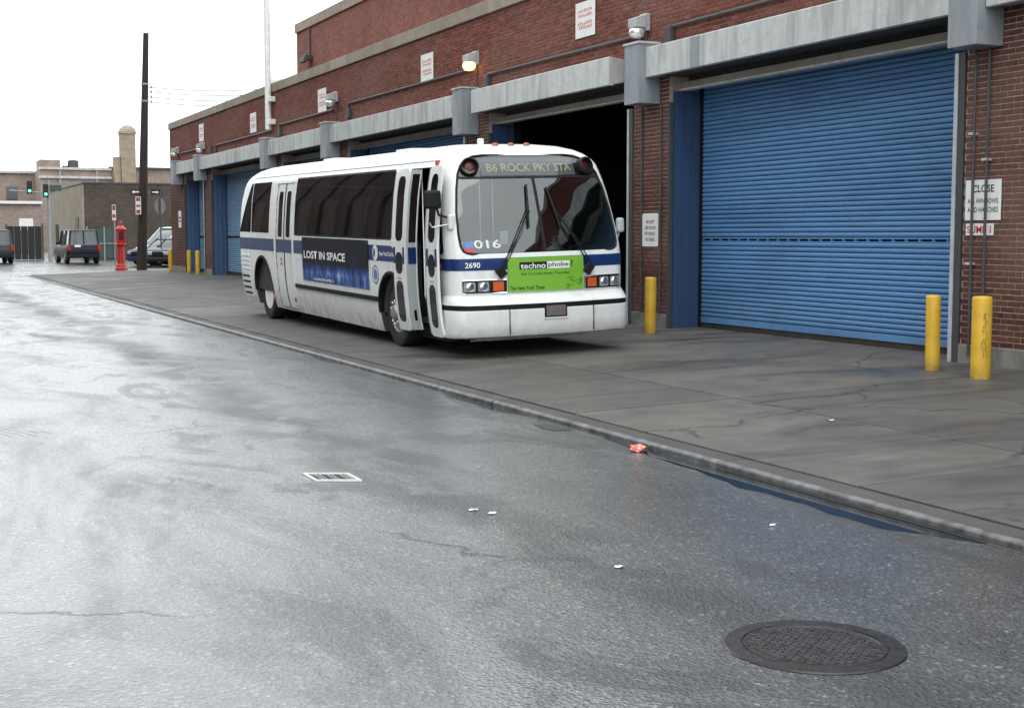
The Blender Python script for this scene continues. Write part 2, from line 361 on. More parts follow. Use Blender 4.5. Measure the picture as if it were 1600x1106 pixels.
def bus_paint():
    t = NT('bus_white_paint'); q = t.obj(); st = t.obj((2.5, 2.5, .35))
    sp = t.new('ShaderNodeSeparateXYZ'); t.link(q, sp.inputs[0])
    low = t.math('MULTIPLY', t.ramp(t.math('MULTIPLY', sp.outputs[2], .5), [(.14, .75), (.28, .30), (.48, 0.0)]), t.ramp(t.noise(q, 5, 7, .68), [(.34, .15), (.66, 1.0)]))
    drip = t.ramp(t.noise(st, 2.0, 7, .65, .2), [(.52, 0.0), (.74, .34)])
    speck = t.ramp(t.noise(q, 30, 4, .7), [(.60, 0.0), (.72, .22)])
    f = t.math('MAXIMUM', t.math('MAXIMUM', low, drip), speck)
    t.set(Base_Color=t.mix(f, (.76, .77, .76), (.27, .25, .22)), Roughness=t.math('ADD', .25, t.math('MULTIPLY', f, .4)))
    t.bump(t.noise(t.obj((1, .6, 1)), 2.2, 3), .06, .03); return t.mat
M_WHITEP = bus_paint()
M_DOORW = grimy('bus_door_paint', (.76, .77, .76), (.30, .28, .25), .3, .45)
M_DOORG = grimy('bus_door_grey', (.42, .45, .46), (.25, .26, .26), .35, .4)
M_NAVY = plain('bus_navy_stripe', (.010, .032, .125), .35, var=.2, spec=.3)
M_LGLASS = plain('head_lamp_glass', (.75, .77, .78), .12, metal=.55, var=.1)
M_CHROME = plain('chrome', (.75, .76, .78), .15, metal=1, var=.05)
M_ALU = plain('wheel_aluminium', (.36, .34, .30), .42, metal=.6, var=.25, scale=14)
M_AMBER = plain('amber_lens', (.55, .10, .02), .2, var=.1)
M_RED = plain('red_lens', (.45, .03, .02), .22, var=.1)
M_DRED = plain('dull_red_lens', (.075, .018, .013), .3, var=.2)
M_DAMB = plain('dull_amber_lens', (.42, .085, .03), .35, var=.15)
M_BIN = plain('bus_interior', (.045, .045, .048), .8)
M_SEAT = plain('bus_interior_grey', (.16, .17, .18), .6)
M_GREEN = plain('green_poster', (.18, .41, .035), .45, var=.05)
M_INK = plain('black_ink', (.012, .012, .012), .6)
M_PWHITE = plain('white_print', (.80, .80, .78), .5, var=.04)
M_PBLACK = plain('dark_poster', (.007, .008, .014), .6, var=.3, scale=3, spec=.2)
M_SIGNW = grimy('white_sign_enamel', (.76, .77, .75), (.45, .42, .38), .4, .3)
M_REDINK = plain('faded_red_ink', (.62, .27, .25), .6)
M_REDSTR = plain('red_ink', (.52, .03, .04), .5)
M_SBACK = plain('sign_back', (.15, .155, .165), .5, var=.2)
M_SREDB = plain('weathered_sign_red', (.36, .06, .06), .5, var=.3, scale=12)
M_WOOD = grimy('creosoted_pole', (.032, .022, .017), (.014, .011, .010), .85, .8, (6, 6, .4))
M_REDP = grimy('red_alarm_paint', (.48, .022, .02), (.22, .02, .02), .35, .4)
M_RIB = plain('glint_rib_iron', (.13, .12, .125), .2, metal=.5, var=.4, scale=20)  # manhole ribs: paler than the ring, sky glints put into the colour
M_IRON = plain('cast_iron', (.018, .014, .015), .28, metal=.0, var=.35, scale=14, bump=.18, bscale=60)
M_PIPEW = plain('white_pipe', (.74, .75, .74), .45)
M_COND = plain('conduit', (.055, .055, .06), .5)
M_COND2 = plain('dark_grey_conduit', (.05, .052, .06), .5)
M_WIRE = plain('wire', (.25, .26, .27), .6)
M_LAMPB = grimy('lamp_housing', (.40, .42, .42), (.2, .2, .19), .45, .5)
M_TEAL = grimy('green_gate_paint', (.05, .08, .078), (.03, .04, .037), .6, .7)
def glass(name, tint, rough=.02, boost=1.0):
    t = NT(name); t.n.remove(t.b)
    fr = t.new('ShaderNodeFresnel'); ge = t.new('ShaderNodeNewGeometry')
    t.link(t.math('SUBTRACT', 1.5, t.math('MULTIPLY', ge.outputs['Backfacing'], 1.5 - 1 / 1.5)), fr.inputs['IOR'])
    tr = t.new('ShaderNodeBsdfTransparent'); tr.inputs[0].default_value = (*tint, 1)
    gl = t.new('ShaderNodeBsdfGlossy'); gl.inputs['Roughness'].default_value = rough
    ms = t.new('ShaderNodeMixShader'); t.link(t.math('MINIMUM', t.math('MULTIPLY', fr.outputs[0], boost), 1.0), ms.inputs[0])
    t.link(tr.outputs[0], ms.inputs[1]); t.link(gl.outputs[0], ms.inputs[2]); t.link(ms.outputs[0], t.out.inputs[0]); return t.mat
M_GLASS = glass('windshield_glass', (.66, .70, .70), boost=2.7)
M_SGLASS = glass('sign_glass', (.86, .88, .88))
M_CARGLASS = plain('car_glass', (.10, .115, .12), .08, var=.1)
def tinted():
    t = NT('tinted_bus_window'); p = t.obj((1, 1, 1))
    c = t.ramp(t.noise(p, 1.2, 4), [(.35, (.008, .007, .008)), (.7, (.022, .017, .017))])
    t.set(Base_Color=c, Roughness=.015, Specular_IOR_Level=.32); return t.mat
M_TINT = tinted()
def emit(name, col, st):
    t = NT(name); t.set(Base_Color=col, Emission_Color=col, Emission_Strength=st, Roughness=.3); return t.mat
M_LIT = emit('sodium_lamp', (1, .62, .16), 5.0)
M_GO = emit('green_signal_lens', (.12, .8, .55), 2.2)
def water():
    t = NT('puddle_water'); t.set(Base_Color=(.012, .014, .018), Roughness=.04, IOR=1.33, Specular_IOR_Level=.5)
    t.bump(t.noise(t.pos(), 4, 2), .02, .01); return t.mat
M_WATER = water()

# ------------------------------------------------------------------ the ground
RZ = .045            # road level at the curb; the apron climbs from the curb to the garage doors
XC, SL = 5.567, .029
def apz(x): return .10 + SL * (x - XC)
def roadz(y): return interp([(30, RZ), (62, .085), (78, .28), (400, .30)], y)
g = MB()
NX = [-3000, -200, -40, -12, -4, 0, 3, XC - .02]
NY = [-3000, -60, -20, 0, 10, 20, 30, 40, 50, 62, 66, 70, 74, 78, 95, 140, 240, 500, 3000]
for a, b in zip(NX, NX[1:]):
    for c, d in zip(NY, NY[1:]): g.quad((a, c, roadz(c)), (b, c, roadz(c)), (b, d, roadz(d)), (a, d, roadz(d)))
def cornz(x, y):
    k = min(1, max(0, (y - 62) / 12)); return (1 - k) * min(apz(x), .3) + k * roadz(y)
NX2 = [XC - .02, 7, 9, 11.5, 13, 18, 40, 200, 3000]
for a, b in zip(NX2, NX2[1:]):
    for c, d in zip(NY[9:], NY[10:]): g.quad((a, c, cornz(a, c)), (b, c, cornz(b, c)), (b, d, cornz(b, d)), (a, d, cornz(a, d)))
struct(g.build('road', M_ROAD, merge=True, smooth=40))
# apron: slabs with open joints over a sunken bed
bed = MB(); bed.add([(XC, -30, apz(XC) - .03), (12.4, -30, apz(12.4) - .03), (12.4, 62, apz(12.4) - .03), (XC, 62, apz(XC) - .03)], [(0, 1, 2, 3)])
apron = struct(bed.build('apron', M_DARK))
ys = [-9.3 + 4.13 * i for i in range(-2, 18)]; ys = [y for y in ys if y < 61] + [61.99]
for xa, xb in ((5.83, 7.62), (7.62, 12.03)):
    for ya, yb in zip(ys, ys[1:]):
        m = MB(); e = .011; dz = random.uniform(-.003, .003)
        P = [(xa + e, ya + e), (xb - e, ya + e), (xb - e, yb - e), (xa + e, yb - e)]
        m.add([(x, y, apz(x) - .06) for x, y in P] + [(x, y, apz(x) + dz) for x, y in P],
              [(3, 2, 1, 0), (4, 5, 6, 7), (0, 1, 5, 4), (1, 2, 6, 5), (2, 3, 7, 6), (3, 0, 4, 7)])
        m.build('concrete_slab', M_SLAB, apron, bevel=.006)
# curb: lengths of concrete with a rounded steel nosing
curb = struct(MB().box(XC - .01, 5.82, -30, 62, -.1, .06).build('curb', M_CURB))
cy = [-5.0, .3, 4.6, 8.5, 12.59, 16.7, 20.9, 25.0, 29.2, 33.3, 37.5, 41.7, 46, 51, 56, 61.9]
for a, b in zip(cy, cy[1:]):
    m = MB(); m.box(XC + .045, 5.822, a + .006, b - .006, -.05, apz(5.7) - .006); m.build('curb_stone', M_CURB, curb, bevel=.008)
    j = random.uniform(-.004, .004)
    pr = [(XC - .012 + j, -.06), (XC - .012 + j, .078), (XC - .002 + j, .094), (XC + .02 + j, .103), (XC + .035 + j, .104), (XC + .038 + j, -.06)]
    MB().prism(pr, lambda p, a=a: (p[0], a + .003, p[1]), lambda p, b=b: (p[0], b - .003, p[1])).build('steel_nosing', M_NOSE, curb, smooth=40)
# puddles lying in the gutter
def puddle(pts, label):
    n = len(pts); m = MB(); m.add([(x, y, RZ + .002) for x, y in pts], [tuple(range(n))])
    o = struct(m.build('puddle', M_WATER))
def wob(y0, y1, wfn, n=26, x1=XC - .0125):
    out = []
    for i in range(n + 1):
        y = y0 + (y1 - y0) * i / n; out.append((x1 - max(.004, wfn(i / n) * (1 + .08 * math.sin(y * 5) + .05 * math.sin(y * 13 + 1))), y))
    return out + [(x1, y1), (x1, y0)]
puddle(wob(5.75, 10.2, lambda t: .02 + .24 * min(1, t / .12) * min(1, (1 - t) / .55) ** .8, 60), '')
puddle(wob(11.6, 13.9, lambda t: .19 * math.sin(math.pi * t ** 1.3)), '')
struct(MB().prism([(5.34, 10.75), (5.50, 10.72), (5.47, 11.15), (5.36, 11.2), (5.30, 10.95)], lambda p: (p[0], p[1], RZ - .01), lambda p: (p[0], p[1], RZ + .004)).build('road_patch', plain('dark_patch', (.016, .016, .017), .5)))  # small flat patch beside the curb, darker than the road
puddle(wob(17.6, 18.9, lambda t: .07 * math.sin(math.pi * t)), '')

# ------------------------------------------------------------------ bus garage
W = 11.5; DP = 12.05
gar = empty('bus_garage', (W, 36, .27)); gar.location = (0, 0, 0)
tag(gar, 'long red brick bus garage with blue roller doors, grey canopy and set-back upper storey', 'garage')
PIERS = [(-18.0, -16.9), (-10.6, -9.5), (-3.3, -2.2), (4.0, 5.1), (11.2, 12.45), (19.06, 20.19), (26.2, 27.3), (35.6, 36.7), (42.3, 43.4), (52.3, 53.4), (57.3, 60.25)]
ZG = apz(W)
NEARP = {4, 5}
BL, BH, JT = .205, .0667, .0125
def brick_rects(y0, y1, z0, z1, seed=0):
    rr = random.Random(seed); out = []; k = 0; z = z0
    while z < z1 - .02:
        zt = min(z + BH, z1); header = (k % 7 == 5); L = BL / 2 + .0 if header else BL + .0
        y = y0 - (L * .5 if k % 2 else 0) ;
        while y < y1 - .005:
            a, b = max(y, y0), min(y + L, y1)
            if b - a > .03: out.append((a + JT / 2, b - JT / 2, z + JT / 2, zt - JT / 2))
            y += L
        z += BH; k += 1
    return out
def add_brick(m, x, a, b, c, d, rr, proud=.010):
    p = proud + rr.uniform(-.003, .003); e = .0025
    v = [(x, a, c), (x, b, c), (x, b, d), (x, a, d), (x - p, a + e, c + e), (x - p, b - e, c + e), (x - p, b - e, d - e), (x - p, a + e, d - e)]
    m.add(v, [(4, 7, 6, 5), (0, 4, 5, 1), (1, 5, 6, 2), (2, 6, 7, 3), (3, 7, 4, 0)])
count = 0; rr = random.Random(3); cache = {}
for i, (a, b) in enumerate(PIERS):
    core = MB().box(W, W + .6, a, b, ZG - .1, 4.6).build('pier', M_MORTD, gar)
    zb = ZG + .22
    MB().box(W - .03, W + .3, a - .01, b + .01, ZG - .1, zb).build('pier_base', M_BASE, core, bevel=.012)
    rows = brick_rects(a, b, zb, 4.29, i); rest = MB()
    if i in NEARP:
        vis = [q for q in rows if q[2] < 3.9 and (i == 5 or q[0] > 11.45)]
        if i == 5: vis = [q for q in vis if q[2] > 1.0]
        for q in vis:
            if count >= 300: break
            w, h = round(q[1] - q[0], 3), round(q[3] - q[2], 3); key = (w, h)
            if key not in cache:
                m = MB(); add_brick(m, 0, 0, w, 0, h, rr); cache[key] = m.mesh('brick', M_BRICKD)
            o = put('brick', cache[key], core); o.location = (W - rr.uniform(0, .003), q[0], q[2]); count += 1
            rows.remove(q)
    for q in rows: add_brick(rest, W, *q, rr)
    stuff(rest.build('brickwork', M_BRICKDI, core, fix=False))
# upper wall above the canopy
uw = MB().box(W, W + .7, -18, 60.25, 4.29, 6.262).build('upper_wall', M_MORT, gar)
rest = MB()
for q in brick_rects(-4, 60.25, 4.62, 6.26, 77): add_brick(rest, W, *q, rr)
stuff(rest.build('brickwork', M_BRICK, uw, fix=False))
y = 60.28
while y > -14:
    L = 1.55; MB().box(W - .06, W + .45, y - L + .006, y - .006, 6.265, 6.54).build('coping_stone', M_COPE, uw, bevel=.012); y -= L
MB().box(W + .45, 32, -18, 60.2, 6.2, 6.3).box(W + .6, 32, 60.0, 60.2, 0, 6.2).box(31.8, 32, -18, 60, 0, 6.2).build('roof_and_back_walls', M_BTEX, gar)
# upper storey, set back from the street front
us = MB().box(15, 31.5, -18, 52.7, 6.3, 9.55).build('upper_storey', M_BTEX, gar)
y = 52.75
while y > 8:
    MB().box(14.93, 15.4, y - 1.49, y - .005, 9.55, 9.9).build('coping_stone', M_COPE, us, bevel=.012); y -= 1.5
m = MB().box(14.7, 14.98, 50.55, 51.0, 8.3, 8.5).box(14.62, 14.78, 50.45, 51.1, 8.22, 8.4)
m.build('flood_lamp', M_COND, us, bevel=.02)
MB().tube([(14.96, 50.8, 8.5), (14.96, 50.8, 9.55)], .035).build('conduit', M_COND, us)
for ya, yb in ((47.8, 50.0), (36, 46)): MB().box(14.96, 14.999, ya, yb, 6.9, 7.06).build('flashing', M_COND, us)
# canopy: fascia boxes between the pier caps, soffits, lintels, guards, doors
CAPS = [(-17.5, -17.0), (-10.1, -9.65), (-2.8, -2.35), (4.5, 4.95), (11.88, 12.33), (19.32, 19.79), (26.68, 27.17), (36.22, 36.75), (42.8, 43.35), (52.95, 53.5), (57.5, 58.1)]
for a, b in CAPS:
    c = MB().box(11.08, W - .02, a, b, 3.86, 4.80).build('pier_cap', M_CAP, gar, bevel=.008)
    MB().box(11.06, W - .02, a - .02, b + .02, 4.80, 4.835).build('cap_lid', M_FASC, c)
SEAM = {5: [23.36], 6: [32.88, 30.1], 7: [39.6], 4: [17.95, 15.3], 8: [47.9]}
for i in range(len(PIERS) - 1):
    y0, y1 = PIERS[i][1], PIERS[i + 1][0]
    f0 = CAPS[i][1] + (.72 if i == 5 else .012); f1 = CAPS[i + 1][0] - (.012 if i != 5 else .25)
    cuts = [f0] + sorted(SEAM.get(i, [])) + [f1]
    for a, b in zip(cuts, cuts[1:]):
        m = MB(); prf = [(W - .21, 4.265), (W - .21, 4.289), (W - .015, 4.289), (W - .015, 4.70), (11.21, 4.735), (11.195, 4.72), (11.195, 4.27), (11.21, 4.26)]
        m.prism(prf, lambda p, a=a: (p[0], a + .004, p[1]), lambda p, b=b: (p[0], b - .004, p[1])); m.build('fascia_panel', M_FASC, gar)
    if i == 4: MB().box(11.188, 11.1945, 17.72, 17.98, 4.28, 4.72).build('fascia_strap', M_CAP, gar)
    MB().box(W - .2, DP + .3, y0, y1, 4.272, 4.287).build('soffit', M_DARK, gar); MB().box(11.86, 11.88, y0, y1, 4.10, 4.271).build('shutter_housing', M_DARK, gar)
    lt = MB().box(11.70, 11.78, y0 + .05, y1 - .02, 4.075, 4.18).build('lintel', M_LINT, gar)
    MB().box(11.66, 11.80, y0 + .05, y1 - .02, 4.045, 4.073).build('flange', M_FLNG if i in (4, 5) else M_LINT, lt)
    # steel corner guards
    gd = MB().box(W - .035, W + .25, y0 + .002, y0 + .15, ZG, 3.86).build('jamb_guard', M_GUARD, gar, bevel=.006)
    MB().box(W - .045, W - .037, y0 + .10, y0 + .16, ZG, 3.858).build('guard_edge', M_GALV, gd)
    MB().box(W - .03, W + .05, y1 - .05, y1 - .004, ZG, 3.86).build('jamb_guard', M_GUARD, gar, bevel=.006)
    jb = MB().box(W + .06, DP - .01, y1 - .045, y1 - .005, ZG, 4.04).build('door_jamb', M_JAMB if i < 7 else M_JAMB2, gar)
    for xx in (W + .2, W + .37): MB().box(xx, xx + .02, y1 - .055, y1 - .046, ZG, 4.03).build('jamb_rib', M_JAMB, jb)
    MB().box(DP - .008, DP + .11, y1 - .13, y1 - .008, ZG, 4.1).build('door_track', M_BLACK, gar)
    zt, z0 = 4.17, apz(DP) + .12
    if i == 5: continue
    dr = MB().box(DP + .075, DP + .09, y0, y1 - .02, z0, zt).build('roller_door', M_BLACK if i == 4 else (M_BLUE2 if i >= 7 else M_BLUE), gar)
    P = .0705
    prf = [(DP + .05, 0), (DP + .020, .003), (DP + .010, .008), (DP + .004, .018), (DP + .001, .032), (DP + .001, .044), (DP + .005, .057), (DP + .010, .0625), (DP + .021, .0665), (DP + .05, .068)]
    if i == 4:
        m = MB(); m.prism(prf, lambda p: (p[0], y0 + .01, p[1]), lambda p: (p[0], y1 - .025, p[1])); me = m.mesh('slat', M_BLUE, smooth=35)
        m = MB(); m.box(DP + .012, DP + .05, y0 + .01, y1 - .025, 0, .016).box(DP + .012, DP + .05, y0 + .01, y1 - .025, .047, .068)
        yy = y0 + .1
        while yy < y1 - .1: m.box(DP + .014, DP + .05, yy, yy + .030, .014, .05); yy += .255
        slot = m.mesh('slot_slat', M_BLUE)
        k = 0
        while z0 + .055 + P * k < zt - .05:
            z = z0 + .055 + P * k; isl = abs(z - 1.69) < P / 2
            o = put('vision_slot_slat' if isl else 'slat', slot if isl else me, dr)
            o.location = (random.uniform(-.0015, .0015), 0, z); k += 1
        MB().box(DP - .005, DP + .06, y0 + .01, y1 - .02, z0 - .045, z0 + .05).build('bottom_bar', M_BLUE, dr, bevel=.006)
        MB().box(DP + .01, DP + .07, y0 + .01, y1 - .02, z0 - .15, z0 - .047).build('rubber_seal', M_SILL, dr)
    else:
        m = MB(); z = z0
        while z < zt - .05:
            if abs(z - 1.69) > P / 2:
                m.prism([(x, zz) for x, zz in prf], lambda p, z=z: (p[0], y0 + .01, p[1] + z), lambda p, z=z: (p[0], y1 - .025, p[1] + z))
            z += P
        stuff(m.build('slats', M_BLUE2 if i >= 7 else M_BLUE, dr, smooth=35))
        MB().box(DP, DP + .06, y0 + .01, y1 - .02, 1.67, 1.72).build('slot_bar', M_INK, dr)
        MB().box(DP + .01, DP + .07, y0 + .01, y1 - .02, z0 - .16, z0 - .002).build('rubber_seal', M_SILL, dr)
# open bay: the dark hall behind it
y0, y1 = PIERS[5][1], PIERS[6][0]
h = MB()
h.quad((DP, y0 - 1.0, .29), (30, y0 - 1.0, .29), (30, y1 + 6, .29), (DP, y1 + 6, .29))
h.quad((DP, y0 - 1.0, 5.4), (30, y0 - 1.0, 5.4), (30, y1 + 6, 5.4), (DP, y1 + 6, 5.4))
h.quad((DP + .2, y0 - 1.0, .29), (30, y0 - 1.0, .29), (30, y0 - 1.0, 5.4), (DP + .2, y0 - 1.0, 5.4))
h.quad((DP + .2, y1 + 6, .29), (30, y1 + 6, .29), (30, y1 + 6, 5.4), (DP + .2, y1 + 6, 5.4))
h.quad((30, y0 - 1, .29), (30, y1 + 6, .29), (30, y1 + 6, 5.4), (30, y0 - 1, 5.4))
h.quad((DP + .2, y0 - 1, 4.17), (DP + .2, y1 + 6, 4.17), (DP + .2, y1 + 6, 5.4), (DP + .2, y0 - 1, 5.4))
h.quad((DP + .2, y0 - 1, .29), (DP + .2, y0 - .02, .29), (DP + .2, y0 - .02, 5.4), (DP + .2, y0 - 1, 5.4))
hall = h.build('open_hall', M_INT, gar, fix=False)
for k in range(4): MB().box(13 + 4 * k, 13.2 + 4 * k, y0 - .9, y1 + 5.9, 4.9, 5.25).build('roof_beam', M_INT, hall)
# graffiti and paint traces are left to the brick; pier conduits
for xx, yy in ((W - .03, 19.88), (W - .03, 19.27)):
    MB().tube([(xx, yy, ZG + .2), (xx, yy, 3.86)], .018).build('conduit', M_COND, gar)
for yy in (12.24, 12.03):
    MB().tube([(W - .07, yy, ZG + .1), (W - .07, yy, 3.86)], .017, 10).build('conduit', M_COND2, gar)
for yy, z in ((12.27, 1.42), (12.05, 2.6), (12.27, 2.9)): MB().box(W - .1, W - .01, yy - .035, yy + .035, z, z + .03).build('pipe_clip', M_GALV, gar)
# conduits along the upper wall
def run(pts, r=.028): MB().tube(pts, r, 8).build('conduit', M_COND, gar, smooth=50)
X = W - .05
run([(X, 42.2, 4.8), (X, 42.2, 5.19), (X, 36.7, 5.2)]); run([(X, 35.3, 4.8), (X, 35.3, 5.25), (X, 27.0, 5.24)])
run([(X, 26.15, 4.75), (X, 26.15, 5.05), (X, 20.1, 5.02), (X, 19.9, 4.96), (X, 19.85, 4.8)]); run([(X, 51.2, 4.8), (X, 51.1, 5.09), (X, 43.4, 5.09)])
run([(X, 57.9, 5.15), (X, 53.5, 5.12)]); run([(X, 19.0, 4.8), (X, 18.9, 5.03), (X, 12, 5.03)])
for yy, z in ((42.2, 4.95), (35.3, 5.0), (26.15, 4.9), (52.0, 5.0), (18.98, 4.9)): MB().box(X - .06, W - .01, yy - .09, yy + .09, z - .13, z + .13).build('junction_box', M_COND, gar, bevel=.01)
# ------------------------------------------------------------------ things on the garage wall
SIDE = lambda x, y, z: frame((x, y, z), (0, -1, 0), (0, 0, 1))
def wall_lamp(y, z, lit, label, s=1.0):
    t = empty('wall_lamp', (W - .012, y, z)); tag(t, label, 'lamp', 'lamps along the garage wall')
    MB().box(-.10, 0, -.10, .10, -.06, .22).build('back_box', M_LAMPB, t, bevel=.02)
    m = MB(); prf = [(-.10, .20), (-.30, .13), (-.30, -.02), (-.10, -.02)]
    m.prism(prf, lambda p: (p[0], -.13, p[1]), lambda p: (p[0], .13, p[1])); m.build('hood', M_LAMPB, t, bevel=.015)
    m = MB(); m.lathe([(.02, -.17), (.10, -.15), (.135, -.08), (.125, -.02), (.1, .0)], 16, Matrix.Translation((-.2, 0, -.02)))
    m.build('lens', M_LIT if lit else M_LGLASS, t, smooth=60)
    MB().tube([(-.03, 0, -.06), (-.03, 0, -.6)], .02).build('conduit', M_COND, t)
wall_lamp(26.75, 5.36, True, 'lit yellow wall lamp above the open garage bay')
wall_lamp(36.45, 5.44, False, 'unlit grey wall lamp between the white pipe and the lit lamp')
wall_lamp(53.3, 5.12, False, 'unlit wall lamp second from the far end of the garage')
wall_lamp(58.3, 5.22, False, 'unlit wall lamp at the far end corner of the garage')
wall_lamp(19.75, 5.12, False, 'unlit wall lamp above the pier cap beside the near blue door')
def tall_sign(y, z, w, h, label):
    t = empty('wall_sign', (W - .028, y, z)); tag(t, label, 'sign', 'tall white signs on the upper wall')
    MB().box(-.006, 0, -w / 2, w / 2, -h / 2, h / 2).build('sign_plate', M_SIGNW, t, bevel=.002)
    rr = random.Random(int(y * 10)); m = MB()
    for z0 in (.13, .05, -.09, -.16):
        yy = -w / 2 + .12
        while yy < w / 2 - .14:
            L = rr.uniform(.04, .08); m.box(-.0085, -.0065, yy, yy + L, z0, z0 + rr.uniform(.035, .06)); yy += L + .025
    stuff(m.build('faded_red_lettering', M_REDINK, t))
tall_sign(29.63, 5.56, .78, .63, 'white wall sign with faded red lettering just left of the lit lamp')
tall_sign(37.8, 5.55, .80, .64, 'white wall sign with faded red lettering just right of the white pipe')
tall_sign(45.65, 5.5, .82, .65, 'white wall sign with faded red lettering just left of the white pipe')
tall_sign(53.75, 5.72, .82, .66, 'white wall sign with faded red lettering nearest the far end of the garage')
tall_sign(21.9, 5.56, .74, .62, 'white wall sign with faded red lettering above the open bay, nearest the camera')
# pier notices
t = empty('notice_sign', (W - .02, 19.595, 1.85)); tag(t, 'white notice about used oil on the brick pier left of the blue door', 'sign')
m = MB(); out = []
for cx, cz, a0 in ((.22, .235, 0), (-.22, .235, 90), (-.22, -.235, 180), (.22, -.235, 270)):
    for k in range(5): a = R(a0 + 22.5 * k); out.append((cx + .035 * math.cos(a), cz + .035 * math.sin(a)))
m.prism(out, lambda p: (0, p[0], p[1]), lambda p: (-.005, p[0], p[1])); m.build('sign_plate', M_SIGNW, t)
for k, s in enumerate(('WE ACCEPT', 'USED OIL FOR', 'RECYCLING AT', 'NO CHARGE')):
    text('lettering', s, .058, SIDE(-.0055, 0, .13 - .095 * k), M_INK, t, bold=.012, w=(.26, .34, .34, .28)[k])
t = empty('notice_sign', (W - .02, 12.12, 2.16)); tag(t, 'white close all windows notice behind pipes on the near pier', 'sign')
MB().box(-.005, 0, -.28, .28, -.23, .23).build('sign_plate', M_SIGNW, t, bevel=.002)
text('lettering', 'CLOSE', .085, SIDE(-.0055, 0, .13), M_INK, t, bold=.015, w=.34)
text('lettering', 'ALL WINDOWS', .058, SIDE(-.0055, 0, -.01), M_INK, t, bold=.012, w=.48)
text('lettering', 'AND HATCHES', .058, SIDE(-.0055, 0, -.11), M_INK, t, bold=.012, w=.48)
t = empty('small_sign', (W - .02, 12.16, 1.825)); tag(t, 'small white sign with red letters under the windows notice', 'sign')
MB().box(-.005, 0, -.22, .22, -.068, .068).build('sign_plate', M_SIGNW, t, bevel=.002)
text('lettering', 'SUMP 1', .085, SIDE(-.0055, 0, 0), M_REDSTR, t, bold=.02, w=.38)
t = empty('notice_sign', (W - .02, 58.3, 2.45)); tag(t, 'narrow white sign on the end pier at the far corner of the garage', 'sign')
MB().box(-.005, 0, -.3, .3, -.35, .35).build('sign_plate', M_SIGNW, t, bevel=.002)
MB().box(-.007, -.0055, -.24, .24, .02, .10).box(-.007, -.0055, -.2, .2, -.12, -.05).build('faded_lettering', M_COND, t)
# white standpipe
t = empty('vent_pipe', (W - .16, 43.2, 5.0)); tag(t, 'tall white pipe clamped to the brick wall and rising above the roof', 'pipe')
MB().tube([(0, 0, .1), (0, 0, 4.4)], .098, 16).build('pipe', M_PIPEW, t, smooth=60)
for z in (.25, .95): MB().box(-.04, .15, -.36, -.12, z, z + .16).box(-.02, .15, -.16, .16, z + .05, z + .1).build('bracket', M_PIPEW, t, bevel=.02)
t = empty('roof_vent', (W + .6, 45.1, 6.3)); tag(t, 'small white mushroom vent on the roof edge beside the tall pipe', 'vent')
MB().lathe([(.12, 0), (.12, .38)], 14).build('neck', M_GALV, t, smooth=50)
MB().lathe([(.25, .38), (.27, .42), (.27, .55), (.2, .66), (.05, .7)], 16).build('hood', M_PIPEW, t, smooth=50)
# bollards
def bollard(x, y, h, r, label, s=0):
    o = MB().lathe([(r, -.05), (r, h - .022), (r * .97, h - .008), (r * .88, h + .002), (r * .5, h + .008), (.01, h + .01)], 28).build('bollard', M_YEL, None, smooth=40)
    o.location = (x, y, apz(x)); o.rotation_euler = (random.uniform(-.012, .012), random.uniform(-.012, .012), random.uniform(0, 6))
    return tag(o, label, 'bollard', 'yellow steel bollards in front of the garage piers')
b = bollard(10.59, 11.15, .865, .104, 'thick yellow bollard with black scrawl in front of the near pier')
m = MB(); rr = random.Random(5)                       # felt-pen scrawl on the near bollard
b.rotation_euler = (0, 0, 0)
for k in range(26):
    z = .22 + .018 * k; a = R(-122 + 7 * math.sin(k * .7)) + rr.uniform(-.05, .05)
    for q in range(2):
        aa = a + rr.uniform(-.13, .13) + q * .25; h2 = rr.uniform(.012, .035); w2 = .035
        P = [(math.cos(t_) * .1055, math.sin(t_) * .1055) for t_ in (aa, aa + w2)]
        m.quad((*P[0], z), (*P[1], z + .008), (*P[1], z + h2 + .008), (*P[0], z + h2))
m.build('scrawl', M_INK, b)
bollard(10.73, 12.04, .835, .081, 'yellow bollard in front of the right edge of the near blue door')
bollard(10.82, 18.45, .86, .087, 'yellow bollard in front of the brick pier with the oil notice')
bollard(11.15, 58.83, .92, .085, 'yellow bollard at the far end corner of the garage')
bollard(11.2, 55.24, .92, .085, 'left one of two yellow bollards standing together at the far door')
bollard(11.2, 53.6, .92, .085, 'right one of two yellow bollards standing together at the far door')

# ------------------------------------------------------------------ the bus
BUS = empty('city_bus')
tag(BUS, 'white city bus with navy stripe standing on the apron, front door open', 'bus')
PITCH = .0132
BUS.matrix_world = (Matrix.Translation((8.11, 16.4, apz(8.11))) @ Matrix.Rotation(-math.atan(SL), 4, 'Y')
                    @ Matrix.Translation((0, 10.1, 0)) @ Matrix.Rotation(PITCH, 4, 'X') @ Matrix.Translation((0, -10.1, 0)))
HWT = [(.27, 1.19), (.40, 1.225), (.6, 1.262), (.85, 1.285), (1.1, 1.295), (1.6, 1.295), (1.75, 1.288), (2.0, 1.268), (2.3, 1.240), (2.57, 1.195), (2.66, 1.175), (2.74, 1.135), (2.82, 1.06), (2.88, .975), (2.94, .83), (2.98, .62), (3.0, .38), (3.005, .15)]
YFT = [(.27, .95), (.50, .95), (.56, .18), (.60, .16), (.85, .12), (1.42, .12), (1.55, .15), (2.0, .30), (2.4, .45), (2.68, .59), (2.80, .72), (2.88, .90), (2.94, 1.15), (2.98, 1.5), (3.0, 1.95), (3.005, 2.5)]
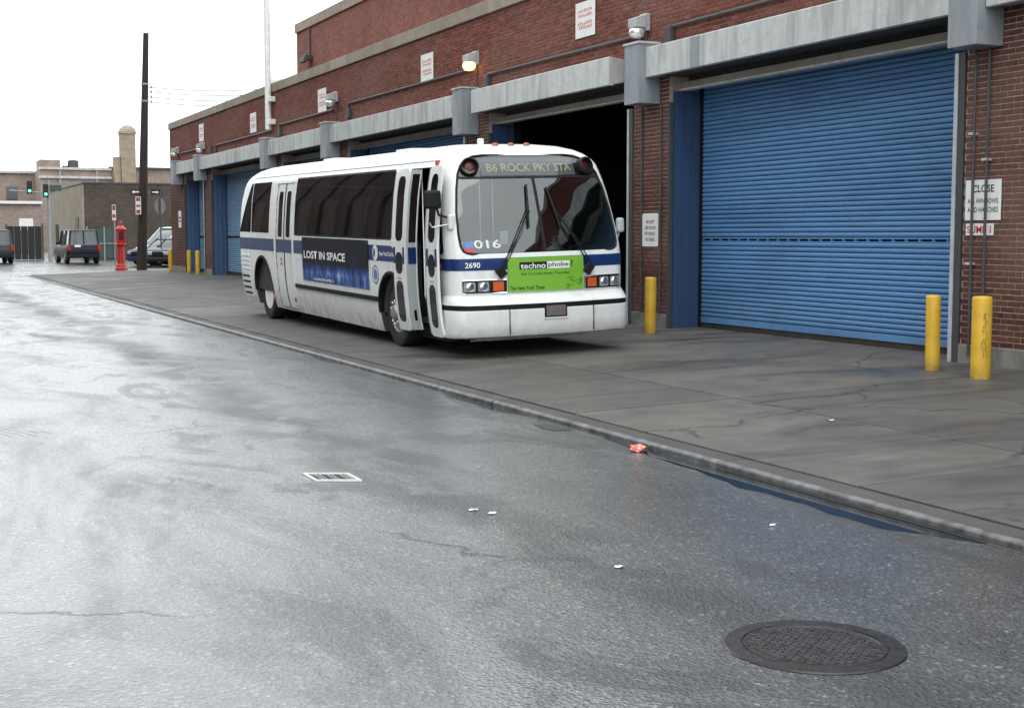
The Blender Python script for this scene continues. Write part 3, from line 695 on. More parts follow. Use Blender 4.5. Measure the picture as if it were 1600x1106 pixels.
YRT = [(.27, 12.0), (1.6, 12.03), (2.2, 11.98), (2.55, 11.82), (2.75, 11.62), (2.88, 11.35), (2.96, 11.0), (3.0, 10.5), (3.005, 10.0)]
def hw(z): return interp(HWT, z)
def Bf(q):
    q = min(abs(q), 1); b = .15 * q * q
    if q > .86: b += .24 * (1 - math.sqrt(max(0, 1 - ((q - .86) / .14) ** 2)))
    return b
def yfront(x, z): return interp(YFT, z) + Bf(x / hw(z))
def yrear(x, z):
    q = min(abs(x / hw(z)), 1); b = .05 * q * q
    if q > .86: b += .2 * (1 - math.sqrt(max(0, 1 - ((q - .86) / .14) ** 2)))
    return interp(YRT, z) - b
QS = [0, .12, .25, .4, .55, .7, .8, .86, .89, .92, .945, .965, .98, .99, .997, 1]
QS = [-q for q in QS[::-1]] + QS[1:]
ZS = [.27, .33, .40, .5, .6, .72, .85, .98, 1.1, 1.25, 1.42, 1.5, 1.6, 1.75, 1.88, 2.0, 2.15, 2.3, 2.44, 2.57, 2.62, 2.66, 2.70, 2.74, 2.78, 2.82, 2.85, 2.88, 2.91, 2.94, 2.96, 2.98, 2.99, 3.0, 3.005]
def loft(ins=0.0, z0=None, z1=None):
    m = MB(); rings = []
    for z in ZS:
        k = 1 - ins / hw(z) if ins else 1
        zz = z
        if ins: zz = max(z0, min(z1, z))
        r = [(q * hw(z) * k, yfront(q * hw(z), z) + ins, zz) for q in QS]
        ya, yb = r[-1][1], yrear(hw(z), z) - ins
        r += [(hw(z) * k, ya + (yb - ya) * i / 6, zz) for i in range(1, 6)]
        r += [(q * hw(z) * k, yrear(q * hw(z), z) - ins, zz) for q in QS[::-1]]
        r += [(-hw(z) * k, yb + (ya - yb) * i / 6, zz) for i in range(1, 6)]
        rings.append(r)
    if ins: rings = [r for r, z in zip(rings, ZS) if z0 <= z <= z1]
    n = len(rings[0]); m.v = [p for r in rings for p in r]
    for i in range(len(rings) - 1):
        for k in range(n): m.f.append((i * n + k, i * n + (k + 1) % n, (i + 1) * n + (k + 1) % n, (i + 1) * n + k)); m.m.append(0)
    m.f.append(tuple(range(n))[::-1]); m.m.append(0)
    m.f.append(tuple((len(rings) - 1) * n + k for k in range(n))); m.m.append(0)
    return m
# outline of the windshield opening (half width by height)
WSZ = [(1.50, 1.02), (1.515, 1.09), (1.54, 1.13), (1.60, 1.155), (1.75, 1.16), (2.05, 1.14), (2.35, 1.09), (2.55, 1.035), (2.66, .975), (2.74, .88), (2.785, .76), (2.80, .62)]
body = loft().build('body', M_WHITEP)
cut = loft(.07, .45, 2.9).build('cut', M_BIN); boolean(body, cut); 
def cutter(out, f0, f1): return MB().prism(out, f0, f1).build('cut', M_BIN)
ws = [(w, z) for z, w in WSZ] + [(-w, z) for z, w in WSZ[::-1]]
boolean(body, cutter(ws, lambda p: (p[0], -.5, p[1]), lambda p: (p[0], 1.25, p[1])))
def rrect(y0, y1, z0, z1, r, n=5):
    o = []
    for cy, cz, a0 in ((y1 - r, z1 - r, 0), (y0 + r, z1 - r, 90), (y0 + r, z0 + r, 180), (y1 - r, z0 + r, 270)):
        for k in range(n + 1): a = R(a0 + 90 * k / n); o.append((cy + r * math.cos(a), cz + r * math.sin(a)))
    return o
door_o = rrect(.86, 2.10, .40, 2.66, .08)
boolean(body, cutter(door_o, lambda p: (-2, p[0], p[1]), lambda p: (-.9, p[0], p[1])))
boolean(body, cutter([(.86, .2), (2.10, .2), (2.10, .5), (.86, .5)], lambda p: (-2, p[0], p[1]), lambda p: (-.75, p[0], p[1])))
FW, RW = 2.66, 10.1
for wy, r, zc in ((FW, .60, .56), (RW, .66, .54)):
    arc = [(wy + r * math.cos(a), zc + r * math.sin(a)) for a in [math.pi * k / 18 for k in range(19)]] + [(wy - r, 0), (wy + r, 0)]
    for s in (-1, 1): boolean(body, cutter(arc, lambda p: (s * 2, p[0], p[1]), lambda p: (s * .72, p[0], p[1])))
zz = [.30 + .05 * k for k in range(47)]
boolean(body, MB().solid_grid([[(-(hw(z) + .2), y, z) for y in (7.93, 9.02)] for z in zz], [[(-(hw(z) - .05), y, z) for y in (7.93, 9.02)] for z in zz]).build('cut', M_BIN))
body.parent = BUS
body.data.polygons.foreach_set('use_smooth', [True] * len(body.data.polygons)); body.data.set_sharp_from_angle(angle=R(28))
# surface patches that follow the body
def rows_rr(z0, z1, fl, fr, r, n=10):
    zs = []
    for k in range(5): zs.append(z0 + r * (1 - math.cos(R(90 * k / 4))))
    for k in range(1, n): zs.append(z0 + r + (z1 - z0 - 2 * r) * k / n)
    for k in range(5): zs.append(z1 - r + r * math.sin(R(90 * k / 4)))
    out = []
    for z in zs:
        d = max(0, r - (z - z0), r - (z1 - z)); e = r - math.sqrt(max(0, r * r - d * d)) if r > 0 else 0
        out.append((z, fl(z) + e, fr(z) - e))
    return out
C_ = lambda v: (lambda z: v)
def patch_side(name, rows, mat, off=.006, depth=.02, side=-1, parent=BUS, nc=4, dx=0, smooth=30):
    fr = [[(side * (hw(z) + off) + dx, a + (b - a) * k / nc, z) for k in range(nc + 1)] for z, a, b in rows]
    bk = [[(side * (hw(z) + off - depth) + dx, a + (b - a) * k / nc, z) for k in range(nc + 1)] for z, a, b in rows]
    return MB().solid_grid(fr, bk).build(name, mat, parent, smooth=smooth)
def patch_front(name, rows, mat, off=.006, depth=.02, parent=BUS, nc=16, smooth=30):
    def P(x, z, o): return (x * (1 + max(o, 0) * .8 * max(0, abs(x) / hw(z) - .8) * 5), yfront(x, z) - o, z)
    fr = [[P(a + (b - a) * k / nc, z, off) for k in range(nc + 1)] for z, a, b in rows]
    bk = [[P(a + (b - a) * k / nc, z, off - depth) for k in range(nc + 1)] for z, a, b in rows]
    return MB().solid_grid(fr, bk).build(name, mat, parent, smooth=smooth)
def outline_front(pts, off=.0): return [(x, yfront(x, z) - off, z) for x, z in pts]
# windshield: two panes, header glass, gasket
def ww(z): return interp(WSZ, z) - .004
def wrows(z0, z1, n, fl, fr): return [(z0 + (z1 - z0) * k / n, fl(z0 + (z1 - z0) * k / n), fr(z0 + (z1 - z0) * k / n)) for k in range(n + 1)]
HB = 2.50
for a, b in ((lambda z: -ww(z), C_(-.02)), (C_(.02), ww)):
    patch_front('windshield_pane', wrows(1.505, HB - .005, 16, a, b), M_GLASS, off=-.006, depth=.006, nc=18)
patch_front('sign_glass', wrows(HB + .005, 2.797, 10, lambda z: -ww(z), ww), M_SGLASS, off=-.004, depth=.006, nc=24)
patch_front('windshield_divider', wrows(1.505, HB, 8, C_(-.018), C_(.018)), M_BLACK, off=.004, depth=.03, nc=1)
patch_front('header_rail', wrows(HB - .012, HB + .012, 1, lambda z: -ww(z), ww), M_BLACK, off=.002, depth=.03, nc=20)
gk = outline_front([(w, z) for z, w in WSZ] + [(-w, z) for z, w in WSZ[::-1]], .0); gk.append(gk[0])
MB().tube(gk, .016, 8, cap=False).build('windshield_gasket', M_BLACK, BUS, smooth=60)
# destination sign behind the header glass
sg = MB()
zs = [2.52 + .25 * k / 4 for k in range(5)]
dsp = patch_front('destination_sign', wrows(2.525, 2.775, 6, C_(-.70), C_(.70)), plain('sign_blind', (.12, .12, .14), .7), off=-.03, depth=.02, nc=24)
z = 2.63; yy = yfront(0, z)
up = Vector((0, interp(YFT, 2.7) - interp(YFT, 2.6), .1)).normalized()
tx = text('lettering', 'B6 ROCK PKY STA', .115, Matrix(), plain('flip_dot_yellow', (.46, .47, .26), .6), dsp, w=1.26, bold=.012)
for v in tx.data.vertices:
    zz = z + v.co.y * .96; v.co = Vector((v.co.x, yfront(v.co.x, zz) + .014, zz))
patch_front('header_backing', wrows(2.51, 2.79, 5, lambda z: -ww(z) + .01, lambda z: ww(z) - .01), M_BLACK, off=-.055, depth=.02, nc=14)
for s in (-1, 1):
    x, z = s * .86, 2.64; c = Vector((x, yfront(x, z), z)); Mx = Matrix.Translation(c) @ Vector((s * .25, -1, .22)).to_track_quat('Z', 'Y').to_matrix().to_4x4()
    fl = MB().lathe([(.11, -.06), (.125, .0), (.122, .06), (.105, .075), (.095, .03), (.088, -.01)], 24, Mx, cap=False).build('flasher_lamp', M_BLACK, BUS, smooth=40)
    MB().lathe([(.09, -.01), (.075, .005), (.045, .015), (.01, .018)], 24, Mx).build('lens', M_DRED, fl, smooth=60)
# inside the bus
MB().box(-1.12, 1.12, .75, 11.7, .50, .56).box(-1.2, -1.0, 2.15, 11.5, .56, 1.6).box(1.0, 1.2, .9, 11.5, .56, 1.55).build('floor_and_liner', M_BIN, BUS)
MB().prism([(.30, .58), (.30, 1.44), (.62, 1.50), (.95, 1.30), (.95, .58)], lambda p: (-.72, p[0] + .12, p[1]), lambda p: (1.1, p[0] + .12, p[1])).build('dashboard', M_SEAT, BUS, bevel=.03)
sw = MB(); Mx = Matrix.Translation((.52, 1.02, 1.48)) @ Matrix.Rotation(R(-38), 4, 'X')
sw.tube([Mx @ Vector((.24 * math.cos(a), .24 * math.sin(a), 0)) for a in [2 * math.pi * k / 28 for k in range(29)]], .016, 8, cap=False)
sw.bar(Mx @ Vector((-.24, 0, 0)), Mx @ Vector((.24, 0, 0)), .03, .02).bar(Mx @ Vector((0, 0, 0)), Mx @ Vector((0, .05, -.4)), .05, .05)
sw.build('steering_wheel', M_BLACK, BUS, smooth=50)
MB().box(.27, .77, 1.35, 1.85, .95, 1.08).box(.27, .77, 1.82, 1.95, 1.05, 1.85).build('driver_seat', M_BIN, BUS, bevel=.05)
for x, y in ((-.95, 1.0), (-.35, 1.5), (-.35, 2.3), (-.9, 2.3), (.2, 2.3)): MB().tube([(x, y, .56), (x, y, 2.85)], .017).build('stanchion', M_CHROME, BUS)
MB().tube([(-.98, 1.0, 1.62), (-.35, 1.0, 1.63), (-.35, 1.5, 1.63)], .016).build('grab_rail', M_CHROME, BUS)
MB().box(-.62, -.42, 1.15, 1.4, .56, 1.52).build('fare_box', M_SEAT, BUS, bevel=.02)
MB().box(-.40, -.28, .72, .725, 1.60, 1.78).build('paper_notice', M_PWHITE, BUS)
for k in range(6):
    for s in (-1, 1):
        MB().box(s * .78 - .22, s * .78 + .22, 3.4 + k * .9, 3.8 + k * .9, .95, 1.03).box(s * .78 - .22, s * .78 + .22, 3.78 + k * .9, 3.86 + k * .9, 1.0, 1.62).build('passenger_seat', M_SEAT, BUS, bevel=.03)
MB().box(-.9, .9, 1.0, 2.05, 2.78, 2.86).build('ceiling_panel', M_SEAT, BUS)
for k in range(2): MB().box(-1.1 + .0 * k, -.72, .9, 2.08, .30 + .0, .305).build('step_tread', M_BIN, BUS)
# navy stripe and front trim
zz = [1.285, 1.33, 1.38, 1.42, 1.44]
def strp(q, z, o):
    k = max(0, abs(q) - .84) / .16
    return (q * hw(z) + math.copysign(o * k, q), yfront(q * hw(z), z) - o * (1 - .6 * k), z)
MB().solid_grid([[strp(q, z, .005) for q in QS] for z in zz], [[strp(q, z, -.01) for q in QS] for z in zz]).build('front_stripe', M_NAVY, BUS, smooth=30)
for s in (-1, 1): patch_side('corner_stripe', wrows(1.285, 1.44, 3, C_(.50), C_(.86) if s < 0 else C_(1.6)), M_NAVY, off=.003, depth=.01, side=s)
patch_side('side_stripe', wrows(1.34, 1.572, 4, lambda z: 2.16 + .45 * max(0, (z - 1.40)) / .17, C_(11.82)), M_NAVY, off=.0035, depth=.01, nc=8)
patch_side('side_stripe', wrows(1.34, 1.572, 4, C_(1.6), C_(11.82)), M_NAVY, off=.0035, depth=.01, nc=8, side=1)
FR = lambda x, y, z: frame((x, y, z), (1, 0, 0), (0, 0, 1))
def front_text(body, h, w, x, z, mat, parent, off=.0, bold=.01):
    o = text('lettering', body, h, Matrix(), mat, parent, w=w, bold=bold)
    for v in o.data.vertices:
        X, Z = x + v.co.x, z + v.co.y; v.co = Vector((X, yfront(X, Z) - off - .0015, Z))
    return o
front_text('2690', .075, .20, -1.03, 1.355, M_PWHITE, BUS, off=.008, bold=.02)
front_text('016', .11, .36, -.80, 1.625, plain('painted_number', (.62, .66, .68), .6), BUS, off=-.004, bold=.018)
patch_front('flag_sticker', wrows(1.585, 1.66, 2, C_(-1.10), C_(-1.0)), plain('sticker_blue', (.10, .22, .55), .5), off=-.002, depth=.003, nc=2)
patch_front('flag_sticker', wrows(1.52, 1.583, 2, C_(-1.10), C_(-1.0)), plain('sticker_red', (.60, .05, .07), .5), off=-.002, depth=.003, nc=2)
# green advertisement board
gp = patch_front('advertisement_board', wrows(.985, 1.435, 4, C_(-.56), C_(.56)), M_GREEN, off=.02, depth=.018, nc=10)
patch_front('black_panel', wrows(1.28, 1.375, 2, C_(-.40), C_(.0)), M_INK, off=.0215, depth=.002, parent=gp, nc=6)
patch_front('white_panel', wrows(1.28, 1.375, 2, C_(.0), C_(.34)), M_PWHITE, off=.0215, depth=.002, parent=gp, nc=6)
front_text('techno', .075, .36, -.20, 1.325, M_PWHITE, gp, off=.022, bold=.012)
front_text('phobe', .075, .31, .17, 1.325, M_INK, gp, off=.022, bold=.012)
front_text('?', .09, .035, .375, 1.34, M_INK, gp, off=.02, bold=.012)
front_text('See Circuits every Thursday', .045, .72, -.02, 1.215, M_INK, gp, off=.02, bold=.006)
front_text('The New York Times', .052, .50, -.29, 1.035, M_INK, gp, off=.02, bold=.02)
m = MB(); rr = random.Random(2)
for k in range(34):
    x = rr.uniform(.22, .52); z = rr.uniform(1.0, 1.15); 
    if z > 1.06 and x < .3: continue
    L = rr.uniform(.02, .05); m.quad(*[(a, yfront(a, b) - .0216, b) for a, b in ((x, z), (x + L, z), (x + L, z + .012), (x, z + .012))])
stuff(m.build('small_print', plain('dark_green_ink', (.06, .20, .02), .6), gp, fix=False))
# head lamps
for s in (-1, 1):
    xa, xb = sorted((s * .58, s * 1.165))
    hl = patch_front('head_lamp_bezel', rows_rr(.985, 1.155, C_(xa), C_(xb), .02, 3), M_BLACK, off=.016, depth=.03, nc=10)
    rim = outline_front([(xa, .985), (xb, .985), (xb, 1.155), (xa, 1.155), (xa, .985)], .018); MB().tube(rim, .009, 6).build('bezel_trim', M_CHROME, hl)
    for k, (c, mt) in enumerate(((1.075, 0), (.895, 0), (.695, 1))):
        x0, x1 = s * c - .072, s * c + .072
        if mt: patch_front('turn_lamp', rows_rr(1.01, 1.13, C_(x0), C_(x1), .01, 2), M_AMBER, off=.026, depth=.02, parent=hl, nc=3)
        else:
            lp = patch_front('head_lamp', rows_rr(1.008, 1.132, C_(x0), C_(x1), .015, 3), M_STEEL, off=.022, depth=.02, parent=hl, nc=3)
            x = s * c; zc = 1.07; Mx = Matrix.Translation((x, yfront(x, zc) - .024, zc)) @ Matrix.Rotation(R(90), 4, 'X')
            MB().lathe([(.056, 0), (.056, .006), (.045, .012), (.02, .017), (.004, .018)], 20, Mx).build('lens', M_CHROME, lp, smooth=60)
# bumper: a deep white moulding with a black rubber strip and a plate recess
def sweep(name, prof, mat, ext=.30, wide=.035, parent=BUS, smooth=35, sub=None):
    path = []
    for q in QS: path.append((q, Bf(q)))
    m = MB(); rings = []
    H = 1.295
    sec = [('s', -1)] + [('f', q) for q in QS] + [('s', 1)]
    for kind, q in sec:
        ring = []
        for o, z in prof:                                # o: distance forward of the nose line
            if kind == 'f':
                k = abs(q); nx = 0 if k < .8 else (k - .8) / .2
                x = q * (H + wide * .2) + math.copysign(wide * nx * max(o, 0) / .2, q); ring.append((x, .12 + Bf(q) - o * (1 - .75 * nx ** 2), z))
            else:
                x = q * (H + wide * .2 + wide * max(o, 0) / .2); ring.append((x, .12 + Bf(1) + ext, z))
        rings.append(ring)
    n = len(prof); m.v = [p for r in rings for p in r]
    for i in range(len(rings) - 1):
        for k in range(n): m.f.append((i * n + k, i * n + (k + 1) % n, (i + 1) * n + (k + 1) % n, (i + 1) * n + k)); m.m.append(0)
    m.f += [tuple(range(n)), tuple((len(rings) - 1) * n + k for k in range(n))[::-1]]; m.m += [0, 0]
    return m.build(name, mat, parent, smooth=smooth)
sweep('bumper_top', [(-.05, .955), (.01, .955), (.10, .90), (.175, .85), (.18, .835), (-.05, .835)], M_WHITEP, ext=.12)
bst = sweep('bumper_strip', [(-.05, .834), (.150, .834), (.155, .768), (-.05, .768)], M_BLACK, ext=.06)
bmp = sweep('bumper', [(-.05, .766), (.172, .766), (.182, .758), (.182, .60), (.168, .47), (.14, .42), (.09, .40), (-.20, .40)], M_WHITEP, ext=.10)
m = MB().box(-.125, .205, -.068, -.03, .645, .835); m.build('plate_recess', M_BLACK, bmp)
MB().box(-.10, .18, -.072, -.069, .665, .80).build('number_plate', plain('dirty_plate', (.14, .12, .11), .6), bmp)
MB().box(-.135, .215, -.078, -.05, .628, .645).build('recess_lip', M_WHITEP, bmp)
for x in (-.62, .62): MB().box(x - .003, x + .003, -.044, -.02, .44, .78).build('bumper_seam', M_INK, bmp)
# wipers
for s, base, top, bl0, bl1 in ((-1, (-.66, 1.30), (-.16, 2.10), (-.13, 2.40), (-.20, 1.82)), (1, (.64, 1.30), (.22, 2.06), (.16, 2.36), (.27, 1.80))):
    pt = lambda p, o=.05: Vector((p[0], yfront(*p) - o, p[1]))
    w = MB().tube([pt(base, .03), pt(((base[0] + top[0]) / 2, (base[1] + top[1]) / 2), .07), pt(top, .045)], .009, 6)
    w.tube([pt((base[0] + .05, base[1] + .02), .03), pt(((base[0] + top[0]) / 2 + .04, (base[1] + top[1]) / 2), .06), pt((top[0] + .01, top[1] - .05), .04)], .007, 6)
    wp = w.build('wiper_arm', M_BLACK, BUS)
    MB().tube([pt(bl0, .02), pt(((bl0[0] + bl1[0]) / 2, (bl0[1] + bl1[1]) / 2), .03), pt(bl1, .02)], .013, 6).build('wiper_blade', M_BLACK, wp)
    b = Vector((base[0], yfront(*base) - .03, base[1] - .04))
    MB().obox(b, Vector((.8, 0, .6 * -s)).normalized(), Vector((0, 1, 0)), Vector((.6 * s, 0, .8)).normalized(), .06, .03, .075).build('wiper_pivot', M_BLACK, wp, bevel=.015)
# roof lamps, side markers, roof fittings
for x in (-.22, .02, .26):
    MB().lathe([(.05, 0), (.045, .025), (.03, .035), (.01, .038)], 14, Matrix.Translation((x, 1.22, 2.95)) @ Matrix.Scale(.7, 4, (0, 1, 0))).build('roof_marker', M_DAMB, BUS, smooth=50)
for s in (-1, 1):
    z = 2.72; MB().box(s * hw(z) - .04, s * hw(z) + .03, yfront(s * hw(z) * .97, z) + .12, yfront(s * hw(z) * .97, z) + .2, z - .04, z + .03).build('corner_marker', M_DAMB, BUS, bevel=.015)
for y, z in ((7.93, .5), (9.42, .44), (.68, 1.33), (.70, .56)):
    MB().lathe([(.045, -.02), (.045, .015), (.03, .025), (.01, .027)], 14, Matrix.Translation((-hw(z), y, z)) @ Matrix.Rotation(R(-90), 4, 'Y')).build('side_marker', M_DAMB, BUS, smooth=50)
MB().box(-.10, -.02, 2.05, 2.14, 2.99, 3.09).build('roof_aerial', M_WHITEP, BUS, bevel=.02)
MB().box(-.85, .85, 3.0, 3.05, 2.93, 2.96).build('roof_seam', M_WHITEP, BUS)
for y in (4.2, 8.2): MB().box(-.35, .35, y, y + .7, 2.99, 3.045).build('roof_hatch', M_WHITEP, BUS, bevel=.02)
# side glazing
def win(y0, y1, z0=1.685, z1=2.645, r=.05, side=-1, fl=None, fr=None):
    f = patch_side('window', rows_rr(z0, z1, fl or C_(y0), fr or C_(y1), r), M_TINT, off=.004, depth=.02, side=side)
    return f
for a, b in ((2.62, 3.86), (3.875, 5.13), (5.145, 6.42), (6.435, 7.72)):
    win(a, b, r=.02)
for a, b in ((1.7, 2.9), (2.92, 4.2), (4.22, 5.5), (5.52, 6.8), (6.82, 8.1), (8.12, 9.4), (9.42, 10.8)): win(a, b, r=.02, side=1)
win(9.52, 10.86, r=.03)
win(10.92, 11.72, r=.04, fr=lambda z: 11.82 - .82 * (z - 1.685)); win(10.92, 11.72, r=.04, side=1, fr=lambda z: 11.82 - .82 * (z - 1.685))
patch_side('window_surround', rows_rr(1.655, 2.675, C_(2.585), C_(7.755), .06), M_BLACK, off=.0025, depth=.01)
patch_side('quarter_window', rows_rr(1.50, 2.60, lambda z: .53 + .27 * max(0, z - 1.5), C_(.84), .07), M_TINT, off=.004, depth=.02)
patch_side('driver_window', rows_rr(1.50, 2.60, lambda z: .53 + .27 * max(0, z - 1.5), C_(1.6), .07), M_TINT, off=.004, depth=.02, side=1)
# rear door
rd = patch_side('rear_door', rows_rr(.31, 2.62, C_(7.93), C_(9.02), .03), M_DOORW, off=-.012, depth=.02)
MB().solid_grid([[(-(hw(z) + .004), y, z) for y in (7.80, 7.93)] for z in [.3 + .1 * k for k in range(25)]], [[(-(hw(z) - .03), y, z) for y in (7.80, 7.93)] for z in [.3 + .1 * k for k in range(25)]]).build('door_post', M_WHITEP, rd)
MB().solid_grid([[(-(hw(z) + .004), y, z) for y in (9.02, 9.16)] for z in [.3 + .1 * k for k in range(25)]], [[(-(hw(z) - .03), y, z) for y in (9.02, 9.16)] for z in [.3 + .1 * k for k in range(25)]]).build('door_post', M_WHITEP, rd)
patch_side('door_head', wrows(2.60, 2.72, 3, C_(7.78), C_(9.18)), M_WHITEP, off=.012, depth=.04, parent=rd)
for a, b in ((7.97, 8.42), (8.5, 8.96)):
    patch_side('door_leaf', rows_rr(.33, 2.58, C_(a), C_(b), .03), M_DOORW, off=-.004, depth=.02, parent=rd)
    patch_side('door_glass', rows_rr(1.62, 2.45, C_(a + .10), C_(b - .10), .05), M_TINT, off=.0, depth=.01, parent=rd)
patch_side('door_edge_rubber', wrows(.33, 2.58, 12, C_(8.435), C_(8.485)), M_BLACK, off=-.002, depth=.01, parent=rd)
patch_side('door_stripe', wrows(1.34, 1.572, 3, C_(7.95), C_(9.0)), M_NAVY, off=.0045, depth=.003, parent=rd)
for z in (1.18, 1.10): patch_side('door_sticker', wrows(z, z + .05, 1, C_(8.62), C_(8.72)), M_REDSTR, off=.0, depth=.002, parent=rd)
# side advertisement
adv = patch_side('advertisement_board', wrows(.886, 1.635, 5, C_(3.64), C_(7.22)), M_PBLACK, off=.014, depth=.012)
AX = -1.295 - .0155
def poster():
    t = NT('blue_night_poster'); g = t.new('ShaderNodeTexCoord'); sp = t.new('ShaderNodeSeparateXYZ'); t.link(g.outputs['Object'], sp.inputs[0])
    hgt = t.math('DIVIDE', t.math('SUBTRACT', sp.outputs[2], .886), .75)
    low = t.ramp(hgt, [(.08, .50), (.22, .60), (.36, .38), (.50, 0.0)])
    fig = t.math('MULTIPLY', t.ramp(t.math('ABSOLUTE', t.math('SUBTRACT', sp.outputs[1], 4.35)), [(.02, .34), (.34, 0.0)]), t.ramp(hgt, [(.2, 1.0), (.95, .35)]))
    mask = t.math('MAXIMUM', low, fig)
    sh = t.new('ShaderNodeTexVoronoi', feature='F1', distance='MANHATTAN'); sh.inputs['Scale'].default_value = 5.5; t.link(t.obj((1, 1, .55)), sh.inputs['Vector'])
    n = t.math('ADD', t.math('MULTIPLY', t.noise(t.obj((1, 1, .5)), 6.0, 6, .65, 1.4), .8), t.math('MULTIPLY', sh.outputs['Distance'], .35))
    val = t.math('MULTIPLY', mask, n)
    t.set(Base_Color=t.ramp(val, [(.10, (.006, .007, .012)), (.24, (.012, .022, .085)), (.38, (.05, .10, .32)), (.50, (.22, .32, .60)), (.62, (.55, .62, .80))]), Roughness=.55, Specular_IOR_Level=.2); return t.mat
adv.data.materials[0] = poster()
text('lettering', 'LOST IN SPACE', .135, SIDE(AX - .003, 5.93, 1.34), M_PWHITE, adv, w=2.35, bold=.03)
text('lettering', 'LAUNCHES APRIL 3', .045, SIDE(AX - .003, 5.95, .935), M_PWHITE, adv, w=1.1, bold=.02)
# operator's roundel, name and city seal
rd_ = MB().lathe([(.115, 0), (.115, .003)], 28, Matrix.Translation((-1.302, 3.30, 1.455)) @ Matrix.Rotation(R(-90), 4, 'Y')).build('operator_roundel', M_PWHITE, BUS)
text('lettering', 'M', .13, SIDE(-1.3055, 3.35, 1.455), M_NAVY, rd_, w=.11, bold=.03, shear=.25)
text('lettering', 'New York City Bus', .085, SIDE(-1.3005, 2.79, 1.44), M_PWHITE, BUS, w=.66, bold=.02)
sl = MB(); sl.lathe([(.125, .0), (.14, .0), (.14, .003), (.125, .003)], 28, Matrix.Translation((-1.2965, 3.33, 1.13)) @ Matrix.Rotation(R(-90), 4, 'Y'), cap=False)
sl = sl.build('city_seal', M_NAVY, BUS); 
MB().lathe([(.085, .0), (.085, .003)], 6, Matrix.Translation((-1.2965, 3.33, 1.13)) @ Matrix.Rotation(R(-90), 4, 'Y')).build('seal_centre', plain('seal_blue', (.12, .17, .36), .5, var=.6, scale=40), sl)
# rub rail, skirt seams, louvres
patch_side('rub_rail', wrows(.725, .795, 3, C_(3.30), C_(7.75)), M_BLACK, off=.028, depth=.03)
for y in (3.56, 7.32): patch_side('panel_joint', wrows(.80, 1.335, 4, C_(y), C_(y + .007)), plain('joint_grey', (.34, .34, .33), .7), off=.001, depth=.004, nc=1)
for y in (9.3, 11.0): patch_side('panel_joint', wrows(1.22, 1.335, 2, C_(y), C_(y + .007)), plain('joint_grey', (.34, .34, .33), .7), off=.001, depth=.004, nc=1)
patch_side('drip_rail', wrows(2.745, 2.757, 1, C_(1.2), C_(11.0)), plain('rail_grey', (.5, .5, .49), .6), off=.012, depth=.015, nc=8)
for y in (4.75, 6.1, 7.3): patch_side('skirt_seam', wrows(.29, .72, 4, C_(y), C_(y + .008)), plain('seam_grey', (.3, .3, .29), .7), off=.001, depth=.004, nc=1)
patch_side('panel_seam', wrows(1.22, 1.228, 1, C_(3.3), C_(7.75)), plain('seam_grey_b', (.4, .4, .39), .7), off=.001, depth=.004)
lv = patch_side('louvre_panel', rows_rr(.38, .88, C_(11.05), C_(11.78), .03, 6), M_DOORW, off=.008, depth=.01)
for k in range(4): patch_side('louvre_slot', wrows(.43 + .115 * k, .475 + .115 * k, 1, C_(11.12), C_(11.72)), M_INK, off=.010, depth=.004, parent=lv)
for k in range(4): patch_side('louvre', wrows(.93 + .09 * k, .96 + .09 * k, 1, C_(11.05), C_(11.75)), M_WHITEP, off=.018, depth=.02, parent=lv)
MB().box(-.9, .9, 11.98, 12.08, .35, .62).build('rear_bumper', M_BLACK, BUS, bevel=.02)
MB().box(-1.05, 1.05, 1.3, 11.7, .32, .46).build('underbody_light_block', M_BLACK, BUS)  # plain black box added to block light under the bus
for s in (-1, 1):
    for wy, r, zc in ((FW, .60, .56), (RW, .66, .54)):
        arc = [(wy + r * math.cos(a), zc + r * math.sin(a)) for a in [math.pi * k / 18 for k in range(19)]]
        fr = [[(s * (hw(max(.28, z)) + .014), y, z), (s * (hw(max(.28, z)) + .014), wy + (y - wy) * 1.07, zc + (z - zc) * 1.07)] for y, z in arc]
        bk = [[(s * (hw(max(.28, z)) - .25), y, z), (s * (hw(max(.28, z)) - .25), wy + (y - wy) * 1.07, zc + (z - zc) * 1.07)] for y, z in arc]
        MB().solid_grid(fr, bk).build('wheel_arch', M_BLACK, BUS, smooth=40)
